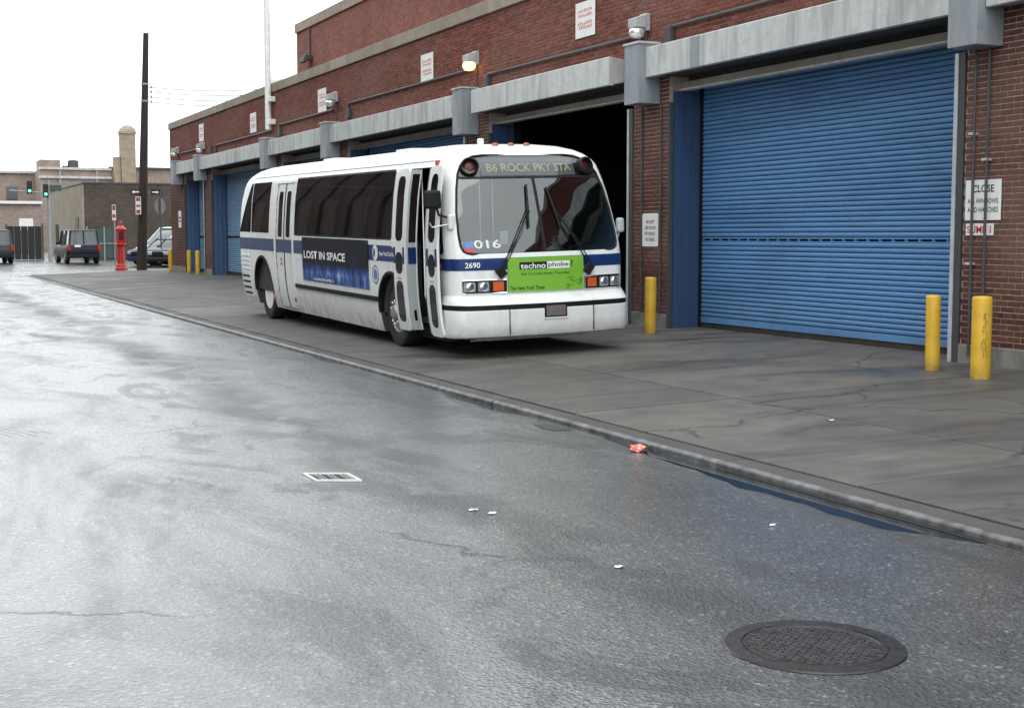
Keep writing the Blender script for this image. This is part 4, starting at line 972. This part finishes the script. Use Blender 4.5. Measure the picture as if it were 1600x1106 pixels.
# wheels
def wheel(y, s, rear):
    zg = PITCH * (RW - y) * 1.0; R0 = .50
    Mx = Matrix.Translation((s * (1.205 if not rear else 1.19), y, zg + R0)) @ Matrix.Rotation(R(90 * s), 4, 'Y')
    t = MB().lathe([(.29, -.13), (.36, -.145), (.46, -.14), (.49, -.12), (.50, -.09), (.50, -.20), (.50, -.12 - .02), (.49, 0), (.46, .005), (.36, .0), (.29, -.03)][0:4] + [(.50, -.28), (.50, -.03), (.485, -.005), (.45, .005), (.36, .0), (.30, -.02)], 36, Mx, cap=False)
    t = MB().lathe([(.30, -.27), (.44, -.285), (.485, -.275), (.50, -.25), (.50, -.04), (.485, -.01), (.44, .0), (.36, -.005), (.30, -.02)], 36, Mx, cap=False)
    if rear: t.lathe([(.30, -.60), (.44, -.61), (.485, -.60), (.50, -.57), (.50, -.37), (.485, -.345), (.44, -.335), (.30, -.34)], 30, Mx, cap=False)
    w = t.build('wheel', M_TYRE, BUS, smooth=40)
    pr = [(.305, -.02), (.29, -.015), (.275, -.05), (.25, -.10), (.15, -.135), (.11, -.14), (.09, -.10), (.05, -.085), (.01, -.083)] if rear else [(.305, -.02), (.29, -.012), (.27, -.04), (.21, -.02), (.14, .01), (.11, .035), (.10, .07), (.05, .085), (.01, .086)]
    MB().lathe(pr, 32, Mx).build('rim', M_PWHITE if rear else M_ALU, w, smooth=35)
    for k in range(10):
        a = 2 * math.pi * k / 10; q = .165
        MB().lathe([(.018, -.02), (.018, .04), (.01, .05)], 6, Mx @ Matrix.Translation((q * math.cos(a), q * math.sin(a), -.125 if rear else .0))).build('lug_nut', M_CHROME, w)
for y, rear in ((FW, False), (RW, True)):
    for s in (-1, 1): wheel(y, s, rear)
# front door leaves, folded open outside the doorway
def leaf(y0, y1, off, label):
    t = patch_side('door_leaf', rows_rr(.40, 2.66, C_(y0), C_(y1), .05, 14), M_DOORW, off=off, depth=.035)
    for z0, z1 in ((1.66, 2.56), (1.20, 1.50), (.52, 1.10)):
        patch_side('door_glass', rows_rr(z0, z1, C_(y0 + .085), C_(y1 - .085), .10, 10), M_TINT, off=off + .003, depth=.042, parent=t)
    patch_side('door_stripe', wrows(1.34, 1.572, 3, C_(y0 + .005), C_(y0 + .08)), M_NAVY, off=off + .002, depth=.004, parent=t)
    patch_side('door_stripe', wrows(1.34, 1.572, 3, C_(y1 - .08), C_(y1 - .005)), M_NAVY, off=off + .002, depth=.004, parent=t)
    patch_side('door_notice', wrows(1.125, 1.15, 1, C_(y0 + .12), C_(y1 - .12)), M_REDINK, off=off + .001, depth=.003, parent=t)
leaf(1.70, 2.15, .13, ''); leaf(.47, .87, .13, '')
def cross_leaf(y, x0, x1):                             # leaf turned across the doorway, its painted face towards the front
    zs = [.42 + 2.22 * k / 16 for k in range(17)]
    f = [[(-(hw(z) - .0) + x, y, z) for x in (x0, x1)] for z in zs]; b = [[(-(hw(z) - .0) + x, y + .035, z) for x in (x0, x1)] for z in zs]
    t = MB().solid_grid(f, b).build('door_leaf', M_DOORG, BUS, smooth=30)
    for z0, z1, mt, e in ((1.64, 2.58, M_TINT, .012), (1.34, 1.57, M_NAVY, .004), (.55, .70, M_TINT, .045)):
        zz = [z0 + (z1 - z0) * k / 6 for k in range(7)]
        MB().solid_grid([[(-hw(z) + x, y - .003, z) for x in (x0 + e, x1 - e)] for z in zz], [[(-hw(z) + x, y + .01, z) for x in (x0 + e, x1 - e)] for z in zz]).build('door_glass' if mt == M_TINT else 'door_stripe', mt, t)
    MB().tube([(-hw(z) + x1, y + .01, z) for z in zs], .016, 6).build('door_edge', M_DOORW, t)
cross_leaf(1.62, -.11, .02); cross_leaf(.90, -.12, .02)
for x in (-.55,): MB().tube([(-1.12, 1.25, 1.0), (-1.0, 1.3, 1.9)], .016).build('entry_rail', M_CHROME, BUS)
# mirrors
mr = MB().box(-1.62, -1.40, .30, .40, 2.10, 2.34).build('mirror', M_BLACK, BUS, bevel=.035)
MB().tube([(-1.46, .36, 2.12), (-1.40, .42, 2.02), (-1.24, .50, 1.98)], .016).build('mirror_arm', M_BLACK, mr)
MB().tube([(-1.50, .42, 1.86), (-1.22, .44, 1.90)], .010).tube([(-1.50, .42, 1.86), (-1.53, .43, 1.92)], .01).build('mirror_strut', M_CHROME, mr)
MB().box(-1.27, -1.18, .40, .48, 1.82, 2.02).build('mirror_bracket', M_DOORW, mr, bevel=.02)
mr = MB().box(1.26, 1.36, .40, .50, 1.72, 1.92).build('mirror', M_DOORG, BUS, bevel=.03)
MB().tube([(1.30, .45, 1.74), (1.28, .5, 1.6), (1.24, .5, 1.52)], .012).build('mirror_arm', M_GALV, mr)

# ------------------------------------------------------------------ building across the street (mirrored in the bus windows)
ob = empty('warehouse', (-15, 40, 0)); tag(ob, 'long dark brick warehouse across the street, mirrored in the bus windows', 'building')
ob.location = (0, 0, 0)
MB().box(-32, -15, 8, 135, 0, 17).build('wall', M_WARE, ob)
for k in range(18): MB().box(-15.02, -14.9, 12 + k * 6.6, 14.4 + k * 6.6, 2.2, 8.2).build('window', M_BROWN, ob)
for k in range(18): MB().box(-15.3, -15.0, 15.6 + k * 6.6, 16.6 + k * 6.6, 0, 16).build('pilaster', M_BROWN, ob)
MB().box(-15.2, -14.8, 7.9, 135.1, 17, 17.4).build('coping', M_COPE, ob)

# ------------------------------------------------------------------ pole, alarm, signs at the corner
GZ = .25
pl = empty('utility_pole', (10.80, 63.8, GZ)); tag(pl, 'leaning dark wooden utility pole at the far corner of the garage', 'pole')
pr = []
for k in range(12):
    t_ = k / 11; pr.append((.42 * t_, 0, -.1 + 10.65 * t_))
MB().tube(pr, [.235 - .115 * k / 11 for k in range(12)], 14).build('pole_shaft', M_WOOD, pl, smooth=60)
MB().lathe([(.17, 8.25), (.17, 8.33)], 14, Matrix.Translation((.33, 0, 0))).build('band', M_STEEL, pl)
MB().lathe([(.175, 7.5), (.175, 7.58)], 14, Matrix.Translation((.31, 0, 0))).build('band', M_STEEL, pl)
wires = []
for k, z in enumerate((8.15, 7.95, 7.72, 7.5)):
    MB().lathe([(.03, -.06), (.05, -.04), (.05, .0), (.035, .03), (.05, .05), (.02, .08)], 10, Matrix.Translation((.58, -.1, z))).build('insulator', M_STEEL, pl, smooth=40)
    MB().bar((.3, 0, z), (.58, -.1, z), .03, .03).build('bracket', M_STEEL, pl)
    a = Vector((11.38, 63.7, GZ + z)); b = Vector((24, 57.5, 10.4 - .25 * k)); P = []
    for i in range(15):
        t_ = i / 14; p = a.lerp(b, t_); p.z -= 1.6 * 4 * t_ * (1 - t_) * .55; P.append(p)
    o = MB().tube(P, .02, 5).build('power_line', M_WIRE)
    tag(o, ('topmost', 'second', 'third', 'lowest')[k] + ' thin cable running right from the utility pole over the roof', 'cable', 'cables leaving the pole')
for k, (z, bx, by, bz) in enumerate(((7.0, -12, 74, 6.6), (7.9, -14, 40, 9.5))):
    a = Vector((10.9, 63.8, GZ + z)); b = Vector((bx, by, bz)); P = []
    for i in range(19):
        t_ = i / 18; p = a.lerp(b, t_); p.z -= 5.2 * t_ * (1 - t_) * (1 + k); P.append(p)
    o = MB().tube(P, .013, 5).build('power_line', M_WIRE)
    tag(o, ('lower', 'upper')[k] + ' thin cable sagging left from the utility pole across the street', 'cable', 'cables leaving the pole')
def plate(name, w, h, mat, M, parent, th=.006): 
    m = MB(); m.box(-w / 2, w / 2, -h / 2, h / 2, -th, 0); me = m.mesh(name, mat); me.transform(M); return put(name, me, parent)
FACE = lambda x, y, z, yaw=0: frame((x, y, z), (math.cos(R(yaw)), math.sin(R(yaw)), 0), (0, 0, 1))
# one-way boards and parking sign fixed to the pole
for k, (dx, yaw, lab) in enumerate(((-.38, -10, 'black one-way arrow board on the left side of the utility pole'), (.50, 15, 'black one-way arrow board on the right side of the utility pole'))):
    t = empty('arrow_sign', (10.92 + dx, 63.45, 3.72)); tag(t, lab, 'sign', 'arrow boards on the pole')
    plate('sign_plate', .42, .26, M_INK, FACE(0, 0, 0, yaw), t)
    m = MB(); m.prism([(-.16, 0), (-.06, .08), (-.06, .03), (.15, .03), (.15, -.03), (-.06, -.03), (-.06, -.08)], lambda p: (p[0] * (1 - 2 * k), p[1], .002), lambda p: (p[0] * (1 - 2 * k), p[1], .004)); me = m.mesh('arrow', M_PWHITE); me.transform(FACE(0, 0, 0, yaw)); put('arrow', me, t)
    MB().bar((-dx * .6, .25, 0), (0, .01, 0), .03, .02).build('bracket', M_STEEL, t)
t = empty('parking_sign', (10.66, 63.5, 3.12)); tag(t, 'red and white parking sign strapped to the utility pole', 'sign')
plate('sign_plate', .24, .80, M_SIGNW, FACE(0, 0, 0, -20), t)
for z, h in ((.27, .16), (-.02, .10), (-.28, .16)): plate('red_band', .18, h, M_SREDB, FACE(-.002, -.004, z, -20), t, .002)
MB().bar((.1, .12, .2), (0, .01, .2), .03, .02).build('bracket', M_STEEL, t)
t = empty('parking_sign', (9.92, 65.6, .25)); tag(t, 'red and white parking sign on a thin post behind the alarm box', 'sign')
MB().tube([(0, 0, 0), (0, 0, 2.95)], .03, 8).build('post', M_STEEL, t)
plate('sign_plate', .18, .72, M_SIGNW, FACE(-.02, -.05, 2.58, -25), t)
for z, h in ((2.80, .22), (2.42, .16)): plate('red_band', .14, h, M_SREDB, FACE(-.022, -.054, z, -25), t, .002)
t = empty('stop_sign', (12.75, 69.6, .27)); tag(t, 'grey back of an octagonal stop sign on a dark post', 'sign')
MB().tube([(0, 0, 0), (0, 0, 3.35)], .035, 8).build('post', M_COND, t)
m = MB(); m.prism([(.40 * math.cos(R(22.5 + 45 * k)), 2.96 + .40 * math.sin(R(22.5 + 45 * k))) for k in range(8)], lambda p: (p[0] * .8, .06 + p[0] * .5, p[1]), lambda p: (p[0] * .8, .066 + p[0] * .5, p[1])); m.build('sign_plate', M_SBACK, t)
# street fire alarm
t = empty('fire_alarm_box', (10.03, 64.6, GZ)); tag(t, 'red cast-iron street alarm pedestal beside the utility pole', 'alarm box')
M8 = Matrix.Rotation(R(22.5), 4, 'Z')
MB().lathe([(.30, -.05), (.30, .05), (.25, .09), (.23, .18), (.19, .24), (.165, .9), (.16, 1.05)], 8, M8).build('pedestal', M_REDP, t, bevel=.006)
MB().lathe([(.16, 1.05), (.25, 1.09), (.26, 1.14), (.2, 1.19)], 8, M8).build('collar', M_REDP, t)
bx = MB().box(-.19, .19, -.15, .15, 1.19, 1.78).build('alarm_case', M_REDP, t, bevel=.02)
MB().box(-.115, .115, -.162, -.151, 1.30, 1.68).build('door_recess', plain('dark_red', (.06, .012, .012), .6), bx)
MB().box(-.03, .03, -.20, -.163, 1.42, 1.48).build('handle', M_IRON, bx)
MB().lathe([(.25, 1.78), (.25, 1.82), (.18, 1.90), (.10, 1.97), (.05, 2.0), (.075, 2.06), (.05, 2.13), (.015, 2.22)], 10).build('finial_cap', M_REDP, t, smooth=25)

# ------------------------------------------------------------------ vehicles far down the street
def rloft(levels, nc=5):
    # levels: (z, y front, y rear, half width, corner radius)
    m = MB(); rings = []
    for z, ya, yb, w, r in levels:
        rg = []
        for cx, cy, a0 in ((w - r, yb - r, 0), (-w + r, yb - r, 90), (-w + r, ya + r, 180), (w - r, ya + r, 270)):
            for k in range(nc + 1): a = R(a0 + 90 * k / nc); rg.append((cx + r * math.cos(a), cy + r * math.sin(a), z))
        rings.append(rg)
    n = len(rings[0]); m.v = [p for r in rings for p in r]
    for i in range(len(rings) - 1):
        for k in range(n): m.f.append((i * n + k, i * n + (k + 1) % n, (i + 1) * n + (k + 1) % n, (i + 1) * n + k)); m.m.append(0)
    m.f += [tuple(range(n))[::-1], tuple((len(rings) - 1) * n + k for k in range(n))]; m.m += [0, 0]
    return m
def car(name, label, loc, rz, paint, kind, cat):
    # local frame: front towards -y
    t = empty(name, loc, rz); tag(t, label, cat, 'vehicles parked beyond the garage')
    W2 = {'sedan': .86, 'suv': .88, 'van': .92}[kind]; L = {'sedan': 4.5, 'suv': 4.4, 'van': 4.6}[kind]; BZ = {'sedan': .90, 'suv': 1.02, 'van': 1.0}[kind]
    HT = {'sedan': 1.40, 'suv': 1.82, 'van': 1.95}[kind]; lo = .30 if kind == 'suv' else .22
    c0, c1, r0, r1 = {'sedan': (1.35, 3.75, 1.95, 3.15), 'suv': (1.35, 4.32, 1.75, 4.18), 'van': (.75, 4.5, 1.75, 4.3)}[kind]
    zl = BZ - .12
    rloft([(lo, .12, L - .1, W2 - .08, .18), (lo + .12, .03, L - .02, W2 - .01, .2), (lo + .3, 0, L, W2, .22), (zl - .1, .04, L - .02, W2 - .01, .24), (zl, .14, L - .05, W2 - .04, .28), (BZ, .7 if kind != 'van' else .5, L - (.12 if kind != 'sedan' else .3), W2 - .10, .25)]).build('body', paint, t, smooth=40)
    gl = rloft([(BZ - .02, c0, c1, W2 - .11, .12), (BZ + (HT - BZ) * .5, (c0 + r0) / 2, (c1 + r1) / 2, W2 - .155, .14), (HT - .06, r0, r1, W2 - .21, .16)]).build('cabin_glass', M_CARGLASS, t, smooth=40)
    rloft([(HT - .065, r0 - .06, r1 + .05, W2 - .20, .16), (HT - .02, r0 + .05, r1 - .02, W2 - .24, .2), (HT, r0 + .25, r1 - .2, W2 - .36, .2)]).build('roof', paint, t, smooth=40)
    zt, zb = HT - .05, BZ - .03
    for s in (-1, 1):
        xt, xb = s * (W2 - .20), s * (W2 - .105)
        for (yt, yb) in ((r0, c0), (r1, c1), ((r0 + r1) / 2, (r0 + r1) / 2)) + (((r1 - .9, r1 - .9),) if kind != 'sedan' else ()):
            MB().bar((xt, yt, zt), (xb, yb, zb), .07, .06, (0, 1, 0)).build('pillar', paint, t)
        MB().box(s * (W2 - .05) - .02, s * (W2 + .14) + .0, c0 + .32, c0 + .42, BZ + .0, BZ + .14).build('door_mirror', paint, t, bevel=.03)
        for yy in (.82, L - .85):
            Mx = Matrix.Translation((s * (W2 - .01), yy, .33)) @ Matrix.Rotation(R(90 * s), 4, 'Y')
            w = MB().lathe([(.18, -.2), (.31, -.21), (.33, -.18), (.33, -.02), (.31, .01), (.2, .0)], 22, Mx).build('wheel', M_TYRE, t, smooth=40)
            MB().lathe([(.2, .004), (.18, .012), (.06, .0), (.02, .015)], 16, Mx).build('rim', M_ALU, w, smooth=40)
        MB().box(s * (W2 - .46) - .17, s * (W2 - .46) + .17 + s * .08, -.015, .1, zl - .22, zl - .07).build('head_lamp', M_LGLASS, t, bevel=.02)
        zz = zl - .05 if kind == 'suv' else zl - .2
        MB().box(s * (W2 - .10) - .075, s * (W2 - .10) + .075, L - .06, L + .012, zz - .16, zz + .14 - (.12 if kind != 'suv' else 0)).build('tail_lamp', M_RED, t, bevel=.02)
    MB().box(-W2 + .06, W2 - .06, -.06, .1, lo + .08, lo + .22).build('bumper', M_BLACK if kind != 'sedan' else paint, t, bevel=.03)
    MB().box(-W2 + .06, W2 - .06, L - .1, L + .07, lo + .02, lo + .18).build('bumper', M_BLACK, t, bevel=.03)
    MB().box(-.32, .32, -.02, .05, lo + .28, zl - .08).build('grille', M_BLACK, t, bevel=.01)
    if kind == 'suv':
        MB().bar((0, r1 + .02, HT - .08), (0, c1 + .012, BZ + .03), .07, .03, (0, 1, 0)).build('window_post', paint, t)
        MB().box(.18, .50, L + .002, L + .016, zl - .02, zl + .10).build('number_plate', M_PWHITE, t)
        MB().box(-W2 + .1, W2 - .1, L - .03, L + .006, zl + .06, zl + .085).build('trim_strip', M_CHROME, t)
    return t
P_DBLUE = plain('dark_blue_car_paint', (.009, .011, .024), .4, spec=.3); P_BLUE = plain('blue_car_paint', (.022, .03, .085), .35, spec=.35)
P_WHITE = plain('white_car_paint', (.62, .64, .66), .3, coat=.5); P_SILV = plain('grey_car_paint', (.03, .033, .04), .3, spec=.4)
car('sport_utility_vehicle', 'dark blue four-wheel drive seen from behind on the far street', (9.78, 81.2, .28), R(183), P_DBLUE, 'suv', 'car')
car('parked_car', 'dark car cut by the left edge behind the four-wheel drive', (5.55, 82.5, .28), R(182), P_SILV, 'suv', 'car')
car('parked_car', 'blue sedan with a lit-looking headlamp between the alarm box and the pole', (11.6, 70.4, .27), R(-62), P_BLUE, 'sedan', 'car')
car('parked_car', 'dark sedan parked beside the far corner of the garage behind the stop sign', (12.4, 68.6, .27), R(-40), P_SILV, 'sedan', 'car')
car('parked_van', 'white minivan parked behind the dark sedan at the garage corner', (12.35, 72.6, .28), R(-62), P_WHITE, 'van', 'van')

# ------------------------------------------------------------------ buildings and fence beyond the garage
b = empty('block_building', (12, 92, 0)); b.location = (0, 0, 0); tag(b, 'low brown block building with a tan side wall behind the parked cars', 'building')
MB().box(12.05, 32, 92, 111, 0, 5.1).build('wall', M_BROWN, b)
MB().box(11.98, 12.045, 92.02, 111, 0, 5.1).build('side_wall', M_TAN, b)
MB().box(11.93, 32, 91.95, 111, 5.1, 5.2).build('roof_edge', M_COND, b)
for y0, y1, z0, z1, mt in ((94.2, 95.6, .9, 3.0, M_CARGLASS), (105.5, 107, .3, 2.6, M_INK), (102.5, 104, .3, 1.3, M_INK)): MB().box(11.93, 11.975, y0, y1, z0, z1).build('window', mt, b)
f = empty('metal_fence', (12, 90.5, .28)); f.location = (0, 0, 0); tag(f, 'dark green panel gate and fence in front of the brown block building', 'fence')
for k in range(4): MB().box(12.0 + k * .52, 12.5 + k * .52, 90.5, 90.53, .35, 2.2).build('panel', M_TEAL, f)
for x in (11.97, 13.03, 14.1): MB().box(x - .04, x + .04, 90.44, 90.5, .25, 2.35).build('post', M_STEEL, f)
MB().box(11.97, 14.1, 90.45, 90.49, 1.25, 1.31).build('rail', M_STEEL, f)
b = empty('brick_factory', (18, 150, 0)); b.location = (0, 0, 0); tag(b, 'large pale brick factory with cornices and rooftop tank far behind', 'building')
MB().box(15.4, 22.4, 150, 175, 0, 8.6).build('wall', M_PINK, b); MB().box(4, 15.4, 156, 175, 0, 8.4).build('wing_wall', M_PINK, b)
MB().box(22.4, 60, 152, 175, 0, 8.9).build('wing_wall', M_PINK, b)
for z0, z1 in ((8.6, 8.85), (7.7, 7.95)): MB().box(15.2, 22.5, 149.75, 150.3, z0, z1).build('cornice', M_FASC, b)
MB().box(3.9, 15.3, 155.7, 156.2, 8.4, 8.65).build('cornice', M_FASC, b); MB().box(22.5, 60, 151.7, 152.2, 8.9, 9.1).build('cornice', M_COND, b)
for x in (17.2, 20.9): MB().box(x, x + .25, 149.85, 149.99, 5, 8.6).build('downpipe', M_STEEL, b)
for x in (16.1, 18.2, 20.0, 5, 7.5, 10, 12.5): MB().box(x, x + 1.1, 149.9 if x > 15 else 155.9, 150.1 if x > 15 else 156.1, 5.6, 7.0).build('window', M_CARGLASS, b)
MB().box(15.6, 17.6, 152, 156, 8.6, 9.7).build('penthouse', M_PINK, b)
t = empty('water_tank', (18.9, 152, 8.6)); tag(t, 'dark rooftop tank on the pale factory', 'tank')
MB().lathe([(.56, 0), (.56, 1.0), (.5, 1.06), (.1, 1.15)], 18).build('drum', M_COND, t, smooth=40); MB().box(-1.1, -.55, -.3, .3, 0, .5).build('pump_box', M_COND, t, bevel=.02)
t = empty('chimney', (24.1, 149.5, 0)); tag(t, 'tall square brick chimney with a domed cap rising behind the low building', 'chimney')
MB().box(-.74, .74, -.74, .74, 0, 12.4).build('shaft', M_CHIM, t, bevel=.02)
MB().box(-.84, .84, -.84, .84, 12.4, 12.62).build('collar', M_CHIM, t)
MB().lathe([(1.12, 12.62), (1.0, 12.9), (.6, 13.2), (.1, 13.35)], 4, Matrix.Rotation(R(45), 4, 'Z')).build('cap', M_COPE, t)
MB().box(-1.45, -.78, -.5, .5, 0, 10.0).build('flue', M_CHIM, t)
b = empty('corner_shop', (12, 130, 0)); b.location = (0, 0, 0); tag(b, 'low pale building with a white cornice at the left end of the street', 'building')
MB().box(-6, 13.3, 130, 150, 0, 4.6).build('wall', M_PINK, b); MB().box(-6.1, 13.4, 129.7, 130.2, 4.6, 4.85).build('cornice', M_PIPEW, b)
MB().box(11.4, 12.6, 129.9, 130.1, 2.2, 3.3).build('white_panel', M_PIPEW, b)
for x in (-4, -1, 2, 5, 8): MB().box(x, x + 1.3, 129.92, 130.08, 1.2, 3.4).build('window', M_CARGLASS, b)
f = empty('dark_gate', (8, 88, .28)); f.location = (0, 0, 0); tag(f, 'dark solid yard gate between the signal pole and the left edge', 'gate')
for k in range(5): MB().box(7.2 + k * .4, 7.58 + k * .4, 90, 90.05, .3, 2.35).build('panel', M_INK, f)
for x in (7.15, 9.25): MB().box(x - .05, x + .05, 89.95, 90.1, .25, 2.5).build('post', M_COND, f)
t = empty('signal_pole', (9.3, 86.5, .28)); tag(t, 'grey street pole carrying green traffic signals at the junction', 'pole')
MB().tube([(0, 0, 0), (0, 0, 4.8)], [.11, .08], 12).build('pole_shaft', M_STEEL, t, smooth=50)
MB().tube([(0, 0, 4.0), (-2.2, 0, 4.15)], .045, 8).build('mast_arm', M_STEEL, t)
MB().box(.05, .75, -.05, .0, 4.15, 4.5).build('street_name_plate', M_TEAL, t)
for k, (x, z) in enumerate(((-.17, 3.92), (-1.08, 4.1))):
    s_ = MB().box(x - .15, x + .15, -.22, -.02, z - .15, z + .62).build('signal_head', M_INK, t, bevel=.02)
    for q, mt in enumerate((M_GO, M_INK, M_INK)):
        MB().lathe([(.09, 0), (.085, .015), (.03, .03), (.005, .032)], 14, Matrix.Translation((x, -.22, z + .03 + q * .22)) @ Matrix.Rotation(R(90), 4, 'X')).build('signal_lens', mt, s_)

# ------------------------------------------------------------------ ironwork and litter on the road
t = empty('manhole_cover', (3.50, 4.60, RZ + .002)); tag(t, 'round cast-iron manhole cover with diagonal ribs in the wet road', 'manhole cover')
t.location = (3.49, 4.58, RZ + .002); t.scale = (.94, .94, 1)
MB().lathe([(.40, 0), (.395, .006), (.322, .006), (.320, .001), (.316, -.004)], 56).build('ring', M_IRON, t, smooth=30)
cv = MB().lathe([(.317, -.004), (.314, .005), (.300, .005), (.297, .002), (.02, .002)], 48).build('cover', M_IRON, t, smooth=30)
m = MB(); rr = random.Random(4); an = R(-52); ux, uy = math.cos(an), math.sin(an)
rib = []
for r in range(-12, 13):
    d = r * .022
    for c in range(-6, 7):
        e = c * .062 + (r % 2) * .031; x, y = ux * e - uy * d, uy * e + ux * d
        if x * x + y * y < .282 ** 2: m.obox((x, y, .003), Vector((ux, uy, 0)), Vector((-uy, ux, 0)), Vector((0, 0, 1)), .027, .0052, .0055)
stuff(m.build('raised_ribs', M_RIB, cv))
for k in range(6):
    a = R(60 * k + 20); MB().lathe([(.022, .0), (.02, .0042)], 14, Matrix.Translation((.19 * math.cos(a), .19 * math.sin(a), 0))).build('vent_hole', M_INK, cv)
# small rectangular access cover
t = empty('valve_cover', (2.86, 9.30, RZ + .003)); tag(t, 'small rectangular iron cover with a bright worn rim in the road', 'access cover')
a, b_ = .165, .165
ax = Vector((math.cos(R(-24)), math.sin(R(-24)), 0)); ay = Vector((.0, 1.0, 0)).normalized()
def par(u, v, z): return ax * u + ay * v + Vector((0, 0, z))
m = MB()
for u0, u1, v0, v1 in ((-a, a, -b_, -b_ + .03), (-a, a, b_ - .03, b_), (-a, -a + .025, -b_ + .03, b_ - .03), (a - .025, a, -b_ + .03, b_ - .03)):
    m.prism([(u0, v0), (u1, v0), (u1, v1), (u0, v1)], lambda p: par(p[0], p[1], -.01), lambda p: par(p[0], p[1], .008))
m.build('rim', plain('worn_bright_iron', (.60, .59, .55), .45, var=.2), t)
m = MB(); m.prism([(-a + .024, -b_ + .029), (a - .024, -b_ + .029), (a - .024, b_ - .029), (-a + .024, b_ - .029)], lambda p: par(p[0], p[1], -.02), lambda p: par(p[0], p[1], -.003)); cv = m.build('lid', M_IRON, t)
for k in range(9):
    u = -a + .04 + k * .030
    MB().prism([(u, -b_ + .05), (u + .013, -b_ + .05), (u + .013, b_ - .05), (u, b_ - .05)], lambda p: par(p[0], p[1], -.003), lambda p: par(p[0], p[1], .004)).build('lid_bar', M_STEEL if k % 3 else M_IRON, cv)
def litter(name, x, y, s, mat, label, seed, z=RZ + .004, flat=.25):
    rr = random.Random(seed); m = MB(); n = 9; c = []
    for k in range(n):
        a = 2 * math.pi * k / n; r = s * rr.uniform(.6, 1.1); c.append((r * math.cos(a), r * .7 * math.sin(a), rr.uniform(0, s * flat)))
    i = [(p[0] * .5 + rr.uniform(-.2, .2) * s, p[1] * .5, rr.uniform(.2, .9) * s * flat * 1.6) for p in c]
    m.add(c + i + [(0, 0, s * flat)], [(k, (k + 1) % n, n + (k + 1) % n, n + k) for k in range(n)] + [(n + k, n + (k + 1) % n, 2 * n) for k in range(n)])
    o = m.build(name, mat); o.location = (x, y, z); return tag(o, label, 'litter')
def red_pack():
    t = NT('red_wrapper'); t.set(Base_Color=t.ramp(t.noise(t.obj(), 40, 3), [(.42, (.55, .05, .03)), (.56, (.62, .20, .12)), (.66, (.7, .65, .6))]), Roughness=.35); return t.mat
litter('wrapper', 5.46, 9.45, .12, red_pack(), 'crumpled red and white wrapper in the gutter', 1, flat=.45)
litter('paper_scrap', 3.31, 7.80, .032, M_PWHITE, 'left one of two white paper scraps lying close together on the road', 2)
litter('paper_scrap', 3.38, 7.66, .034, M_PWHITE, 'right one of two white paper scraps lying close together on the road', 3)
litter('paper_scrap', 3.42, 6.12, .032, M_PWHITE, 'single white paper scrap on the road above the manhole cover', 4)
litter('paper_scrap', 4.75, 6.65, .022, M_PWHITE, 'tiny white scrap on the road near the blue puddle', 5)
litter('paper_scrap', 7.45, 9.6, .03, M_PWHITE, 'tiny white scrap on the concrete apron', 6, apz(7.45) + .004)
